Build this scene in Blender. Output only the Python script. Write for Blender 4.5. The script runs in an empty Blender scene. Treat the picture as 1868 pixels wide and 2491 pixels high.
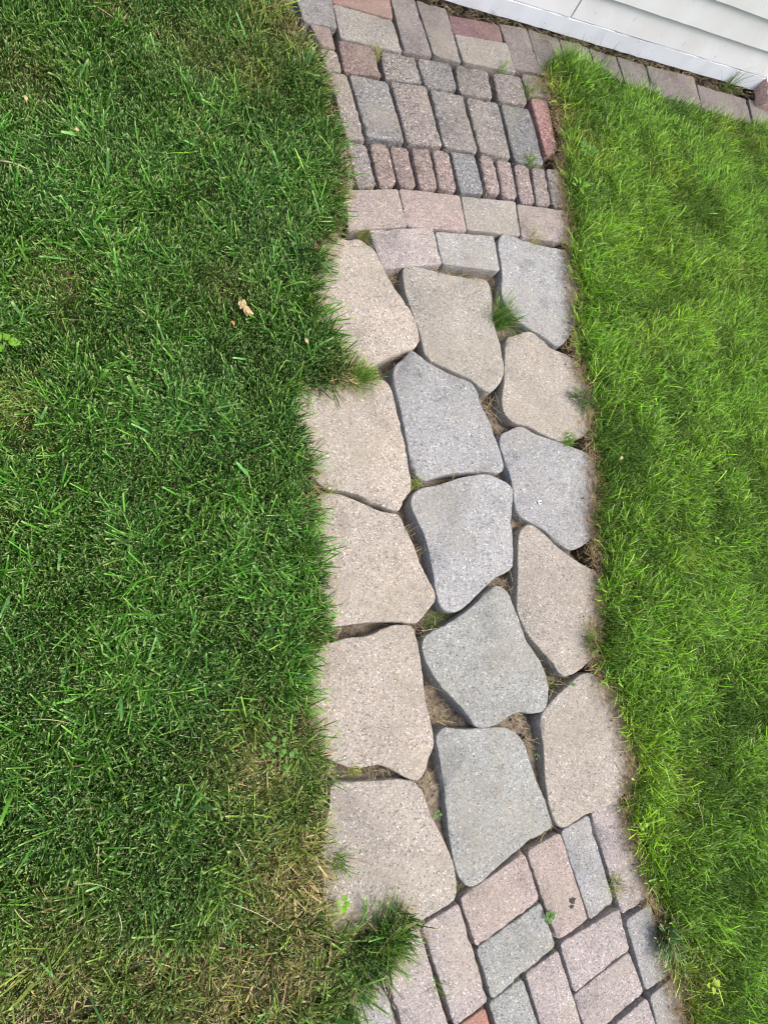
import bpy, bmesh, math, random
import numpy as np
from mathutils import Matrix, Vector

random.seed(7)
RNG = np.random.default_rng(11)
SC = bpy.context.scene
COL = SC.collection

# ------------------------------------------------------------------ camera, sky, sun, exposure
CAM_H = 1.3515
cam = bpy.data.objects.new('camera', bpy.data.cameras.new('camera'))
COL.objects.link(cam)
cam.data.sensor_fit = 'HORIZONTAL'
cam.data.sensor_width = 36.0
cam.data.lens = 1497.52 / 1868 * 36.0
cam.data.clip_start = 0.02
cam.data.clip_end = 400.0
CAM_R = Matrix(((0.917476, 0.0, -0.39779), (-0.088116, 0.975157, -0.203235), (0.387908, 0.221515, 0.894684)))
cam.matrix_world = Matrix.Translation((0, 0, CAM_H)) @ CAM_R.to_4x4()
SC.camera = cam

SUN_EL, SUN_AZ = math.radians(60), math.radians(-22)     # azimuth measured from +X towards +Y
world = bpy.data.worlds.new('World')
SC.world = world
world.use_nodes = True
wn = world.node_tree.nodes
sky = wn.new('ShaderNodeTexSky')
sky.sky_type = 'NISHITA'
sky.sun_disc = False
sky.sun_elevation = SUN_EL
sky.sun_rotation = math.pi / 2 - SUN_AZ
sky.air_density = 1.0
sky.dust_density = 6.0
sky.ozone_density = 0.3
SC.cycles.filter_width = 1.15
wn['Background'].inputs['Strength'].default_value = 0.15
world.node_tree.links.new(sky.outputs[0], wn['Background'].inputs['Color'])
sun = bpy.data.objects.new('sun', bpy.data.lights.new('sun', 'SUN'))
COL.objects.link(sun)
sun.data.energy = 1.5
sun.data.angle = math.radians(28)
sun.data.color = (1.0, 0.99, 0.972)
sd = Vector((math.cos(SUN_EL) * math.cos(SUN_AZ), math.cos(SUN_EL) * math.sin(SUN_AZ), math.sin(SUN_EL)))
sun.rotation_euler = sd.to_track_quat('Z', 'Y').to_euler()
sun.location = sd * 8
SC.view_settings.view_transform = 'Standard'
SC.view_settings.look = 'None'
SC.view_settings.exposure = 0.75
SC.view_settings.gamma = 1.0
SC.view_settings.use_curve_mapping = False

# ------------------------------------------------------------------ measured layout (metres on the ground)
FLAG = [((207, 198, 187), [(0.5685, 1.0574), (0.6043, 1.0672), (0.6286, 1.0561), (0.6464, 1.0382), (0.6671, 0.9864), (0.6939, 0.9331), (0.7213, 0.8955), (0.7439, 0.852), (0.7528, 0.7989), (0.7475, 0.7752), (0.7316, 0.7581), (0.6951, 0.7439), (0.6474, 0.7199), (0.616, 0.6999), (0.5884, 0.6884), (0.5445, 0.7031), (0.4869, 0.7395), (0.4411, 0.8005), (0.4284, 0.8855), (0.4381, 0.966), (0.4843, 1.0304), (0.5294, 1.0574)]), ((196, 192, 184), [(0.7359, 1.0093), (0.755, 1.0127), (0.7982, 1.0106), (0.8813, 1.0046), (0.9571, 1.0092), (0.9902, 1.0119), (1.0057, 0.9946), (1.009, 0.9556), (1.0029, 0.8933), (1.0075, 0.8443), (1.016, 0.8017), (1.0184, 0.7586), (1.014, 0.71), (1.0, 0.6874), (0.9778, 0.6634), (0.9561, 0.6522), (0.9317, 0.6605), (0.9012, 0.6836), (0.8591, 0.7003), (0.7969, 0.7221), (0.7722, 0.7373), (0.7612, 0.7564), (0.7578, 0.797), (0.747, 0.842), (0.7341, 0.8922), (0.7247, 0.9275), (0.7222, 0.9641), (0.7248, 0.9939)]), ((194, 196, 198), [(1.0631, 1.156), (1.0773, 1.1756), (1.0956, 1.1835), (1.1299, 1.1784), (1.1743, 1.1721), (1.2466, 1.1678), (1.329, 1.1659), (1.3705, 1.1288), (1.368, 1.0421), (1.3416, 0.9478), (1.2812, 0.8666), (1.2318, 0.8242), (1.201, 0.8336), (1.1599, 0.8553), (1.1132, 0.8775), (1.0802, 0.9041), (1.0596, 0.9294), (1.0484, 0.956), (1.0465, 0.9842), (1.0568, 1.0318), (1.0595, 1.0904), (1.0573, 1.1253)]), ((203, 196, 186), [(1.0379, 0.8196), (1.0699, 0.8384), (1.1097, 0.8563), (1.1414, 0.8586), (1.1815, 0.8324), (1.2037, 0.8124), (1.2503, 0.7987), (1.3025, 0.7682), (1.3174, 0.7074), (1.32, 0.6716), (1.3131, 0.5998), (1.2704, 0.5397), (1.1836, 0.5183), (1.1357, 0.5294), (1.0991, 0.5443), (1.0693, 0.5582), (1.0474, 0.5608), (1.0231, 0.5665), (1.0036, 0.5819), (0.9934, 0.6044), (0.9952, 0.6368), (1.0115, 0.6945)]), ((207, 198, 187), [(0.396, 0.6137), (0.4395, 0.636), (0.4977, 0.6422), (0.5734, 0.6532), (0.6203, 0.6596), (0.6383, 0.656), (0.6509, 0.6396), (0.6575, 0.6103), (0.664, 0.5698), (0.6715, 0.5399), (0.6752, 0.4998), (0.6795, 0.465), (0.681, 0.4205), (0.6842, 0.3863), (0.6789, 0.3619), (0.667, 0.3473), (0.6485, 0.3176), (0.635, 0.31), (0.5984, 0.3207), (0.5654, 0.3369), (0.5327, 0.3515), (0.4951, 0.3593), (0.4536, 0.3669), (0.4191, 0.3991), (0.3951, 0.4488), (0.3817, 0.5271), (0.3801, 0.5789)]), ((190, 192, 194), [(0.7183, 0.7455), (0.7292, 0.7508), (0.7394, 0.7489), (0.7562, 0.7356), (0.7957, 0.7118), (0.847, 0.6914), (0.8948, 0.6779), (0.9121, 0.6614), (0.9195, 0.6338), (0.9206, 0.62), (0.9319, 0.5935), (0.9454, 0.5618), (0.9528, 0.5297), (0.961, 0.5032), (0.9684, 0.4714), (0.9727, 0.4397), (0.9672, 0.4236), (0.9481, 0.4163), (0.9071, 0.4193), (0.8487, 0.4152), (0.7917, 0.4086), (0.752, 0.3976), (0.7295, 0.3897), (0.7111, 0.3918), (0.6995, 0.4063), (0.6895, 0.4356), (0.6848, 0.4652), (0.6832, 0.5002), (0.6773, 0.5453), (0.6736, 0.5858), (0.6666, 0.6213), (0.6622, 0.6572), (0.6638, 0.6838), (0.6706, 0.7016), (0.6874, 0.7182)]), ((194, 196, 198), [(0.6794, 0.3426), (0.6889, 0.3572), (0.7113, 0.3697), (0.7551, 0.3778), (0.8006, 0.3912), (0.8474, 0.4049), (0.8943, 0.4112), (0.9235, 0.4109), (0.9572, 0.3971), (0.9824, 0.3845), (0.9911, 0.3663), (0.9829, 0.3298), (0.9735, 0.2887), (0.9697, 0.2379), (0.9637, 0.188), (0.9548, 0.1576), (0.9364, 0.1445), (0.8936, 0.1269), (0.8567, 0.1048), (0.8201, 0.0785), (0.7848, 0.0561), (0.7631, 0.052), (0.7376, 0.0582), (0.7244, 0.0771), (0.7202, 0.107), (0.7188, 0.1392), (0.7154, 0.1764), (0.7119, 0.2139), (0.7032, 0.2518), (0.6888, 0.2852), (0.6768, 0.3186)]), ((190, 192, 194), [(0.9702, 0.5117), (0.9782, 0.5284), (1.0035, 0.5406), (1.0304, 0.5532), (1.0558, 0.5541), (1.0975, 0.5347), (1.1477, 0.5222), (1.2073, 0.5059), (1.2764, 0.4822), (1.2952, 0.4375), (1.2922, 0.3701), (1.2813, 0.2984), (1.2537, 0.2444), (1.2027, 0.2103), (1.1706, 0.2004), (1.148, 0.2009), (1.1081, 0.2278), (1.0754, 0.2569), (1.0355, 0.278), (1.007, 0.2911), (0.9926, 0.3144), (0.9902, 0.3455), (0.9911, 0.3821), (0.9855, 0.4241), (0.9759, 0.461), (0.9686, 0.4928)]), ((207, 198, 187), [(0.4527, 0.3542), (0.469, 0.3544), (0.4945, 0.351), (0.5221, 0.3402), (0.5595, 0.3252), (0.5925, 0.3104), (0.6318, 0.3034), (0.6451, 0.2948), (0.6538, 0.2713), (0.6661, 0.243), (0.6779, 0.2101), (0.6891, 0.1727), (0.7034, 0.1399), (0.7176, 0.1071), (0.7165, 0.0844), (0.7029, 0.0694), (0.6829, 0.0505), (0.6636, 0.0349), (0.6436, 0.0333), (0.6051, 0.0395), (0.5577, 0.0424), (0.5066, 0.043), (0.4656, 0.0405), (0.4305, 0.0443), (0.4028, 0.0856), (0.386, 0.1619), (0.3857, 0.226), (0.3986, 0.2912), (0.424, 0.3358)]), ((203, 196, 186), [(0.991, 0.2477), (1.0037, 0.2629), (1.0235, 0.2719), (1.0459, 0.2666), (1.0681, 0.2508), (1.0949, 0.2245), (1.1336, 0.1925), (1.1773, 0.1637), (1.238, 0.1286), (1.2568, 0.0762), (1.2778, 0.0666), (1.2679, 0.0016), (1.2176, -0.0705), (1.1483, -0.1104), (1.1259, -0.1221), (1.091, -0.1328), (1.0713, -0.1338), (1.0539, -0.123), (1.0435, -0.1028), (1.0263, -0.0811), (1.0024, -0.0548), (0.9767, -0.0214), (0.9605, 0.0128), (0.9523, 0.0423), (0.9567, 0.0804), (0.9688, 0.1383), (0.9758, 0.1827), (0.9842, 0.2276)]), ((187, 190, 187), [(0.8865, 0.1072), (0.8993, 0.1117), (0.9156, 0.1068), (0.9328, 0.091), (0.9429, 0.0572), (0.9534, 0.0259), (0.9645, -0.0204), (0.9832, -0.0571), (1.0029, -0.0889), (1.0155, -0.125), (1.0169, -0.1598), (1.0067, -0.1929), (0.9888, -0.214), (0.9629, -0.2151), (0.9369, -0.2085), (0.9106, -0.2052), (0.886, -0.2116), (0.8552, -0.2239), (0.8318, -0.2277), (0.8037, -0.2277), (0.7881, -0.2197), (0.7698, -0.1922), (0.7416, -0.1568), (0.713, -0.1262), (0.6904, -0.0917), (0.673, -0.0578), (0.6672, -0.0249), (0.6735, -0.0069), (0.6969, 0.0101), (0.7426, 0.0258), (0.7903, 0.0468), (0.8278, 0.0691), (0.8605, 0.0923)]), ((207, 198, 187), [(0.459, 0.0083), (0.4831, 0.0121), (0.532, 0.0136), (0.5732, 0.0264), (0.6045, 0.0333), (0.6354, 0.0306), (0.6502, 0.0221), (0.6578, -0.0056), (0.662, -0.0384), (0.6631, -0.0752), (0.6638, -0.1162), (0.6664, -0.1614), (0.6726, -0.1978), (0.6757, -0.229), (0.6722, -0.2548), (0.6575, -0.2829), (0.6394, -0.3078), (0.6233, -0.3171), (0.5993, -0.3086), (0.5718, -0.2899), (0.5443, -0.2739), (0.5162, -0.2687), (0.488, -0.2693), (0.452, -0.2596), (0.4092, -0.2287), (0.3869, -0.1646), (0.3829, -0.0896), (0.3958, -0.0317), (0.4255, 0.0002)]), ((203, 196, 186), [(0.9802, -0.2283), (0.9888, -0.214), (1.0229, -0.19), (1.0655, -0.1652), (1.1088, -0.1422), (1.144, -0.1321), (1.1759, -0.1415), (1.2293, -0.1861), (1.2682, -0.2607), (1.2869, -0.334), (1.2807, -0.3927), (1.2167, -0.4437), (1.1359, -0.4667), (1.0773, -0.4715), (1.0344, -0.4833), (1.0072, -0.4882), (0.9918, -0.483), (0.98, -0.4651), (0.9709, -0.4318), (0.9692, -0.3906), (0.9719, -0.3403), (0.9768, -0.2943), (0.9764, -0.2612)]), ((187, 190, 187), [(0.6801, -0.2362), (0.6881, -0.2219), (0.7077, -0.2122), (0.7335, -0.2201), (0.7762, -0.2258), (0.8204, -0.2285), (0.8597, -0.2324), (0.8925, -0.2451), (0.913, -0.2642), (0.9219, -0.2818), (0.9291, -0.3106), (0.9361, -0.3394), (0.9475, -0.3778), (0.9595, -0.4117), (0.9679, -0.4493), (0.971, -0.4724), (0.9633, -0.4852), (0.9399, -0.4909), (0.898, -0.4994), (0.8619, -0.5125), (0.8345, -0.5227), (0.7887, -0.5424), (0.7578, -0.558), (0.7271, -0.559), (0.7099, -0.5452), (0.6979, -0.5175), (0.6913, -0.4794), (0.6885, -0.4323), (0.6886, -0.3852), (0.6894, -0.3395), (0.6859, -0.3045), (0.6839, -0.2652)]), ((203, 196, 186), [(0.4225, -0.2911), (0.4585, -0.2922), (0.5041, -0.2988), (0.5416, -0.3025), (0.5798, -0.3075), (0.6123, -0.3174), (0.6304, -0.3338), (0.6385, -0.3604), (0.6495, -0.3957), (0.6654, -0.4318), (0.6813, -0.4678), (0.6922, -0.5028), (0.6956, -0.536), (0.6933, -0.562), (0.6816, -0.5786), (0.6496, -0.5877), (0.6103, -0.596), (0.5774, -0.6032), (0.5347, -0.6119), (0.4837, -0.6139), (0.4355, -0.6018), (0.4003, -0.5585), (0.386, -0.4933), (0.3918, -0.4103), (0.4122, -0.3316)])]
BRICK = [((206, 191, 186), 0.004, [(0.8906, -0.5187), (0.9925, -0.4972), (1.0379, -0.6984), (0.945, -0.7223)]), ((206, 191, 186), 0.004, [(0.7007, -0.5758), (0.8839, -0.5207), (0.9092, -0.6254), (0.728, -0.6794)]), ((194, 196, 198), 0.004, [(0.9967, -0.496), (1.0856, -0.4753), (1.1233, -0.6805), (1.0456, -0.7012)]), ((187, 190, 187), 0.004, [(0.7302, -0.6844), (0.9109, -0.6343), (0.9358, -0.7303), (0.7566, -0.7906)]), ((203, 194, 192), 0.004, [(0.9502, -0.7292), (1.1358, -0.6988), (1.1493, -0.7912), (0.9727, -0.8356)]), ((203, 194, 192), 0.004, [(0.6025, -0.608), (0.6948, -0.5857), (0.7419, -0.7887), (0.6574, -0.8118)]), ((203, 194, 192), 0.004, [(0.4996, -0.6316), (0.5943, -0.6094), (0.6413, -0.8112), (0.5528, -0.8312)]), ((196, 196, 195), 0.004, [(0.4171, -0.6516), (0.4928, -0.6348), (0.5353, -0.8298), (0.4582, -0.8427)]), ((200, 135, 120), 0.004, [(0.5776, -0.8376), (0.7322, -0.8005), (0.7565, -0.8993), (0.5978, -0.9298)]), ((187, 190, 187), 0.004, [(0.7452, -0.7938), (0.8356, -0.7724), (0.8861, -0.956), (0.7947, -0.9755)]), ((203, 194, 192), 0.004, [(0.8465, -0.7655), (0.9418, -0.7434), (0.9916, -0.949), (0.8963, -0.9677)]), ((203, 194, 192), 0.004, [(0.9733, -0.8426), (1.1485, -0.7983), (1.1744, -0.8899), (0.9937, -0.9385)]), ((203, 194, 192), 0.004, [(1.004, -0.9526), (1.1813, -0.9071), (1.2034, -1.0031), (1.0231, -1.0511)]), ((203, 194, 192), 0.004, [(1.0952, -0.4734), (1.1929, -0.4525), (1.2402, -0.6944), (1.1457, -0.713)]), ((196, 196, 195), 0.004, [(1.1522, -0.7295), (1.2362, -0.7114), (1.2691, -0.8726), (1.1798, -0.8885)]), ((196, 196, 195), 0.004, [(1.1908, -0.904), (1.2858, -0.882), (1.3065, -1.0386), (1.2097, -1.0515)]), ((203, 194, 192), 0.004, [(0.4864, -0.8246), (0.6169, -0.9438), (0.552, -0.9758), (0.4635, -0.8897)]), ((203, 194, 192), 0.003, [(0.6325, 1.0991), (0.8349, 1.1495), (0.8519, 1.0366), (0.6636, 0.9874)]), ((196, 196, 195), 0.003, [(0.8432, 1.1382), (1.0463, 1.1645), (1.0487, 1.0477), (0.8553, 1.0373)]), ((197, 185, 181), 0.003, [(0.5734, 1.2111), (0.7349, 1.2539), (0.7529, 1.1385), (0.5734, 1.0869)]), ((199, 183, 179), 0.003, [(0.7407, 1.257), (0.9419, 1.281), (0.9497, 1.1636), (0.7538, 1.1376)]), ((193, 189, 185), 0.003, [(0.947, 1.2786), (1.1471, 1.3074), (1.1461, 1.1871), (0.9521, 1.1682)]), ((193, 183, 179), 0.003, [(1.1501, 1.2975), (1.3498, 1.3176), (1.3484, 1.197), (1.1512, 1.1827)]), ((169, 167, 167), 0.003, [(0.4696, 1.8337), (0.5809, 1.8619), (0.5901, 1.7643), (0.4897, 1.7452)]), ((176, 158, 154), 0.003, [(0.5072, 1.7442), (0.5663, 1.7521), (0.5789, 1.6822), (0.537, 1.6829)]), ((184, 181, 176), 0.003, [(0.5854, 1.8492), (0.7767, 1.8619), (0.8016, 1.7527), (0.601, 1.7321)]), ((176, 140, 137), 0.003, [(0.5776, 1.9061), (0.7792, 1.9507), (0.779, 1.8685), (0.5854, 1.8546)]), ((164, 157, 157), 0.003, [(0.7811, 1.9707), (0.8648, 1.9885), (0.9071, 1.7771), (0.8104, 1.7573)]), ((161, 156, 156), 0.003, [(0.8752, 1.983), (0.9841, 1.9902), (1.0134, 1.7882), (0.9144, 1.7864)]), ((152, 125, 127), 0.003, [(0.9923, 1.9701), (1.1888, 2.0077), (1.1954, 1.9357), (1.0002, 1.8976)]), ((180, 176, 171), 0.003, [(1.0021, 1.8949), (1.2079, 1.9327), (1.2277, 1.8223), (1.0238, 1.7957)]), ((158, 151, 148), 0.003, [(1.1931, 2.0135), (1.3071, 2.0366), (1.3379, 1.8585), (1.2306, 1.8404)]), ((157, 153, 148), 0.003, [(1.3133, 2.0358), (1.4457, 2.0475), (1.4717, 1.8753), (1.3408, 1.8569)]), ((156, 149, 146), 0.003, [(1.4535, 2.045), (1.5825, 2.0555), (1.6128, 1.8903), (1.4793, 1.8805)]), ((147, 143, 140), 0.003, [(1.5938, 2.0596), (1.7181, 2.0643), (1.7364, 1.9531), (1.6161, 1.9455)]), ((149, 145, 143), 0.003, [(1.726, 2.0671), (1.8629, 2.0726), (1.8812, 1.9474), (1.7436, 1.9444)]), ((156, 149, 147), 0.003, [(1.8768, 2.0775), (2.1359, 2.1117), (2.1412, 1.9751), (1.8887, 1.9385)]), ((159, 152, 150), 0.003, [(2.1507, 2.0805), (2.445, 2.1044), (2.4423, 1.9704), (2.1475, 1.9654)]), ((165, 161, 159), 0.003, [(2.461, 2.1064), (2.5742, 2.1168), (2.5799, 1.9859), (2.4574, 1.9749)]), ((160, 155, 153), 0.003, [(2.5901, 2.1167), (2.8785, 2.1521), (2.879, 2.0074), (2.5935, 1.9836)])]
PAVER = [((182, 173, 169), 0.006, [(0.5528, 1.5928), (0.6084, 1.6046), (0.6481, 1.3921), (0.5884, 1.3834)]), ((163, 163, 167), 0.008, [(0.6169, 1.6105), (0.7389, 1.6238), (0.7755, 1.4246), (0.6539, 1.4062)]), ((174, 166, 163), 0.008, [(0.7475, 1.6253), (0.8689, 1.649), (0.9035, 1.4405), (0.7834, 1.4201)]), ((169, 165, 164), 0.01, [(0.8829, 1.6463), (1.0004, 1.6568), (1.0302, 1.4538), (0.9081, 1.4417)]), ((169, 165, 163), 0.009, [(1.0142, 1.6579), (1.1363, 1.6726), (1.1549, 1.4636), (1.0385, 1.4615)]), ((153, 155, 157), 0.009, [(1.1482, 1.6783), (1.2661, 1.6938), (1.2878, 1.4786), (1.1689, 1.4623)]), ((192, 154, 152), 0.007, [(1.2741, 1.7364), (1.345, 1.7515), (1.3557, 1.5494), (1.3015, 1.5169)]), ((159, 138, 137), 0.005, [(0.5883, 1.7163), (0.7039, 1.7349), (0.7206, 1.6349), (0.6019, 1.6088)]), ((169, 165, 161), 0.006, [(0.7262, 1.7313), (0.8419, 1.751), (0.8587, 1.6566), (0.7323, 1.6304)]), ((164, 162, 162), 0.01, [(0.8506, 1.7504), (0.9722, 1.7737), (0.9861, 1.6708), (0.8695, 1.6492)]), ((163, 159, 157), 0.011, [(0.9875, 1.7729), (1.1113, 1.7883), (1.1182, 1.6817), (0.9895, 1.6626)]), ((164, 157, 155), 0.01, [(1.1327, 1.7908), (1.2462, 1.8126), (1.2586, 1.7033), (1.1393, 1.6827)]), ((163, 151, 148), 0.006, [(1.2506, 1.8271), (1.3704, 1.8515), (1.3867, 1.7647), (1.2668, 1.744)]), ((176, 163, 159), 0.006, [(0.5305, 1.6697), (0.5832, 1.675), (0.595, 1.6078), (0.5456, 1.5959)]), ((177, 171, 168), 0.008, [(0.5911, 1.3711), (0.6466, 1.3785), (0.6689, 1.2493), (0.6085, 1.2267)]), ((167, 163, 159), 0.008, [(0.5393, 1.3606), (0.5858, 1.3696), (0.6031, 1.2282), (0.5533, 1.2142)]), ((178, 162, 157), 0.014, [(0.6582, 1.39), (0.7166, 1.3959), (0.7332, 1.265), (0.6761, 1.2419)]), ((175, 159, 155), 0.014, [(0.723, 1.4006), (0.7826, 1.4079), (0.7993, 1.2728), (0.7404, 1.2627)]), ((180, 164, 160), 0.014, [(0.794, 1.4132), (0.8557, 1.4207), (0.8677, 1.2831), (0.8062, 1.2704)]), ((182, 165, 162), 0.014, [(0.8631, 1.4237), (0.9204, 1.4284), (0.9337, 1.2904), (0.873, 1.2822)]), ((166, 168, 171), 0.007, [(0.9292, 1.4335), (1.0157, 1.4445), (1.0318, 1.3072), (0.9478, 1.2937)]), ((182, 168, 165), 0.013, [(1.0312, 1.4483), (1.0843, 1.454), (1.094, 1.3153), (1.0404, 1.3136)]), ((181, 167, 165), 0.013, [(1.0927, 1.448), (1.1498, 1.4554), (1.1566, 1.3161), (1.0987, 1.3097)]), ((180, 166, 163), 0.012, [(1.1631, 1.4497), (1.2183, 1.4553), (1.2228, 1.3138), (1.1631, 1.3069)]), ((176, 166, 164), 0.01, [(1.2319, 1.4579), (1.2883, 1.4641), (1.2882, 1.325), (1.2287, 1.3115)]), ((177, 173, 170), 0.01, [(1.293, 1.4681), (1.3524, 1.4749), (1.3535, 1.3282), (1.2962, 1.3222)])]
LEFT = [(0.3432, 1.8883), (0.4105, 1.8223), (0.4382, 1.7386), (0.4947, 1.6354), (0.5297, 1.4941), (0.5515, 1.3812), (0.5672, 1.2976), (0.5713, 1.2194), (0.532, 1.1048), (0.5062, 1.0179), (0.4686, 0.9447), (0.4629, 0.8664), (0.4889, 0.7944), (0.4998, 0.7334), (0.5282, 0.6811), (0.6053, 0.668), (0.591, 0.6504), (0.5037, 0.6335), (0.386, 0.6037), (0.3751, 0.5544), (0.4063, 0.4882), (0.412, 0.4101), (0.4207, 0.3444), (0.4131, 0.269), (0.4272, 0.195), (0.4246, 0.1024), (0.4245, 0.0172), (0.3676, -0.0074), (0.3698, -0.0792), (0.3767, -0.1548), (0.4067, -0.2415), (0.3774, -0.2994), (0.3753, -0.3688), (0.3946, -0.4241), (0.3851, -0.4977), (0.3757, -0.5448), (0.4028, -0.5677), (0.4392, -0.5767), (0.5005, -0.5692), (0.5695, -0.5642), (0.5605, -0.6152), (0.5145, -0.6537), (0.4688, -0.6861), (0.4172, -0.7166), (0.3932, -0.777), (0.3683, -0.858), (0.0191, -0.7608), (-0.3278, -0.6427), (-0.3974, -0.0108), (-0.4543, 0.834), (-0.5012, 1.5318), (-0.0685, 1.7537)]
RIGHT = [(1.3331, 1.8312), (1.3628, 1.7555), (1.3779, 1.6757), (1.3814, 1.5659), (1.3536, 1.4151), (1.3486, 1.2749), (1.3224, 1.1348), (1.3255, 1.0045), (1.2951, 0.8732), (1.2862, 0.7796), (1.3076, 0.6607), (1.29, 0.5273), (1.2874, 0.4271), (1.2563, 0.3154), (1.2431, 0.2076), (1.2418, 0.1025), (1.2097, 0.0021), (1.1677, -0.0629), (1.1911, -0.1442), (1.2368, -0.2334), (1.2428, -0.3171), (1.2591, -0.3895), (1.2073, -0.4494), (1.1945, -0.4862), (1.2226, -0.5851), (1.2336, -0.6738), (1.2632, -0.7549), (1.255, -0.8466), (1.2702, -0.9119), (1.2823, -0.9878), (1.3022, -1.11), (1.3025, -1.2248), (2.6132, -1.7315), (3.4104, -0.4447), (4.9075, 1.9718), (4.8109, 2.2571), (2.9602, 2.0003), (2.5132, 1.9764), (2.2814, 1.9432), (2.0689, 1.9303), (1.8259, 1.9266), (1.6679, 1.9275), (1.5463, 1.9641), (1.4527, 1.9625), (1.3727, 1.9084)]
DRY = [(0.2687, -0.2347, 0.11000000000000001, 0.9099999999999999), (0.3335, -0.4574, 0.14300000000000002, 1), (0.3117, -0.5034, 0.05500000000000001, 1), (0.2155, -0.6164, 0.132, 1), (0.3241, -0.6135, 0.11000000000000001, 0.9750000000000001), (0.1386, -0.6407, 0.11000000000000001, 0.9099999999999999), (-0.097, -0.5529, 0.15400000000000003, 0.78), (0.0598, -0.5369, 0.05500000000000001, 1), (0.4389, 1.7182, 0.17600000000000002, 0.7150000000000001), (0.1834, 1.5162, 0.11000000000000001, 0.45499999999999996), (0.3259, 1.5071, 0.08800000000000001, 0.65), (-0.1906, 0.5232, 0.05500000000000001, 0.65), (0.5768, 1.1968, 0.05500000000000001, 1), (0.5233, 1.0158, 0.05500000000000001, 0.78), (0.5457, 0.6572, 0.05500000000000001, 0.78), (-0.1864, 1.3073, 0.08800000000000001, 0.52), (-0.003, 1.5749, 0.05500000000000001, 0.52), (-0.1126, 0.8048, 0.066, 0.45499999999999996), (0.2533, 0.8638, 0.066, 0.45499999999999996)]
DRYR = [(1.4782, 1.5739, 0.1, 0.4), (1.4024, 1.7018, 0.05, 0.9), (1.3753, 1.8262, 0.05, 0.6), (2.2333, 1.8656, 0.09, 0.3), (1.8334, 1.5711, 0.12, 0.25), (1.5818, 0.8763, 0.08, 0.3), (2.1181, 1.2032, 0.12, 0.25), (1.5877, 0.1713, 0.06, 0.35), (1.3068, -0.9117, 0.1, 0.6), (1.1443, -0.6119, 0.03, 0.5), (2.3981, 1.8679, 0.08, 0.4), (1.3792, -0.4319, 0.05, 0.3)]
DARKR = [(1.666, 1.8217, 0.12, 0.6), (1.9543, 1.8692, 0.12, 0.6), (1.4889, 1.3759, 0.05, 0.6), (1.5129, -0.6553, 0.13, 0.5), (1.6846, -0.3274, 0.12, 0.5), (1.4153, 0.9206, 0.06, 0.4), (1.3889, 0.4443, 0.07, 0.6), (1.5813, 0.6192, 0.06, 0.3), (1.3137, 0.5139, 0.05, 0.5), (1.5762, -0.9299, 0.1, 0.3), (1.4196, 0.1761, 0.06, 0.4), (1.2723, -0.0149, 0.07, 0.3)]
BRITER = [(1.7232, 1.2082, 0.2, 0.7), (1.8413, 0.9772, 0.14, 0.8), (1.2768, -0.3689, 0.09, 1.0), (1.3568, -0.5213, 0.09, 1.0), (1.2674, -0.5498, 0.08, 1.0), (2.0188, 0.4797, 0.12, 0.6), (1.7274, 0.5487, 0.1, 0.4), (1.5136, 1.2045, 0.08, 0.6)]
BRITEL = [(0.3914, 0.3138, 0.09, 0.7), (0.3729, -0.1473, 0.09, 0.7), (0.4299, 0.0665, 0.06, 0.6), (0.3081, -0.2225, 0.07, 0.6), (0.3993, 0.6253, 0.06, 0.5), (0.1466, 0.8707, 0.12, 0.4), (-0.0026, 0.4128, 0.12, 0.3), (0.1771, 0.1123, 0.12, 0.4), (0.4697, 0.7948, 0.07, 0.4), (0.35, 0.1644, 0.07, 0.5), (-0.0434, -0.0085, 0.1, 0.3)]
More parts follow.
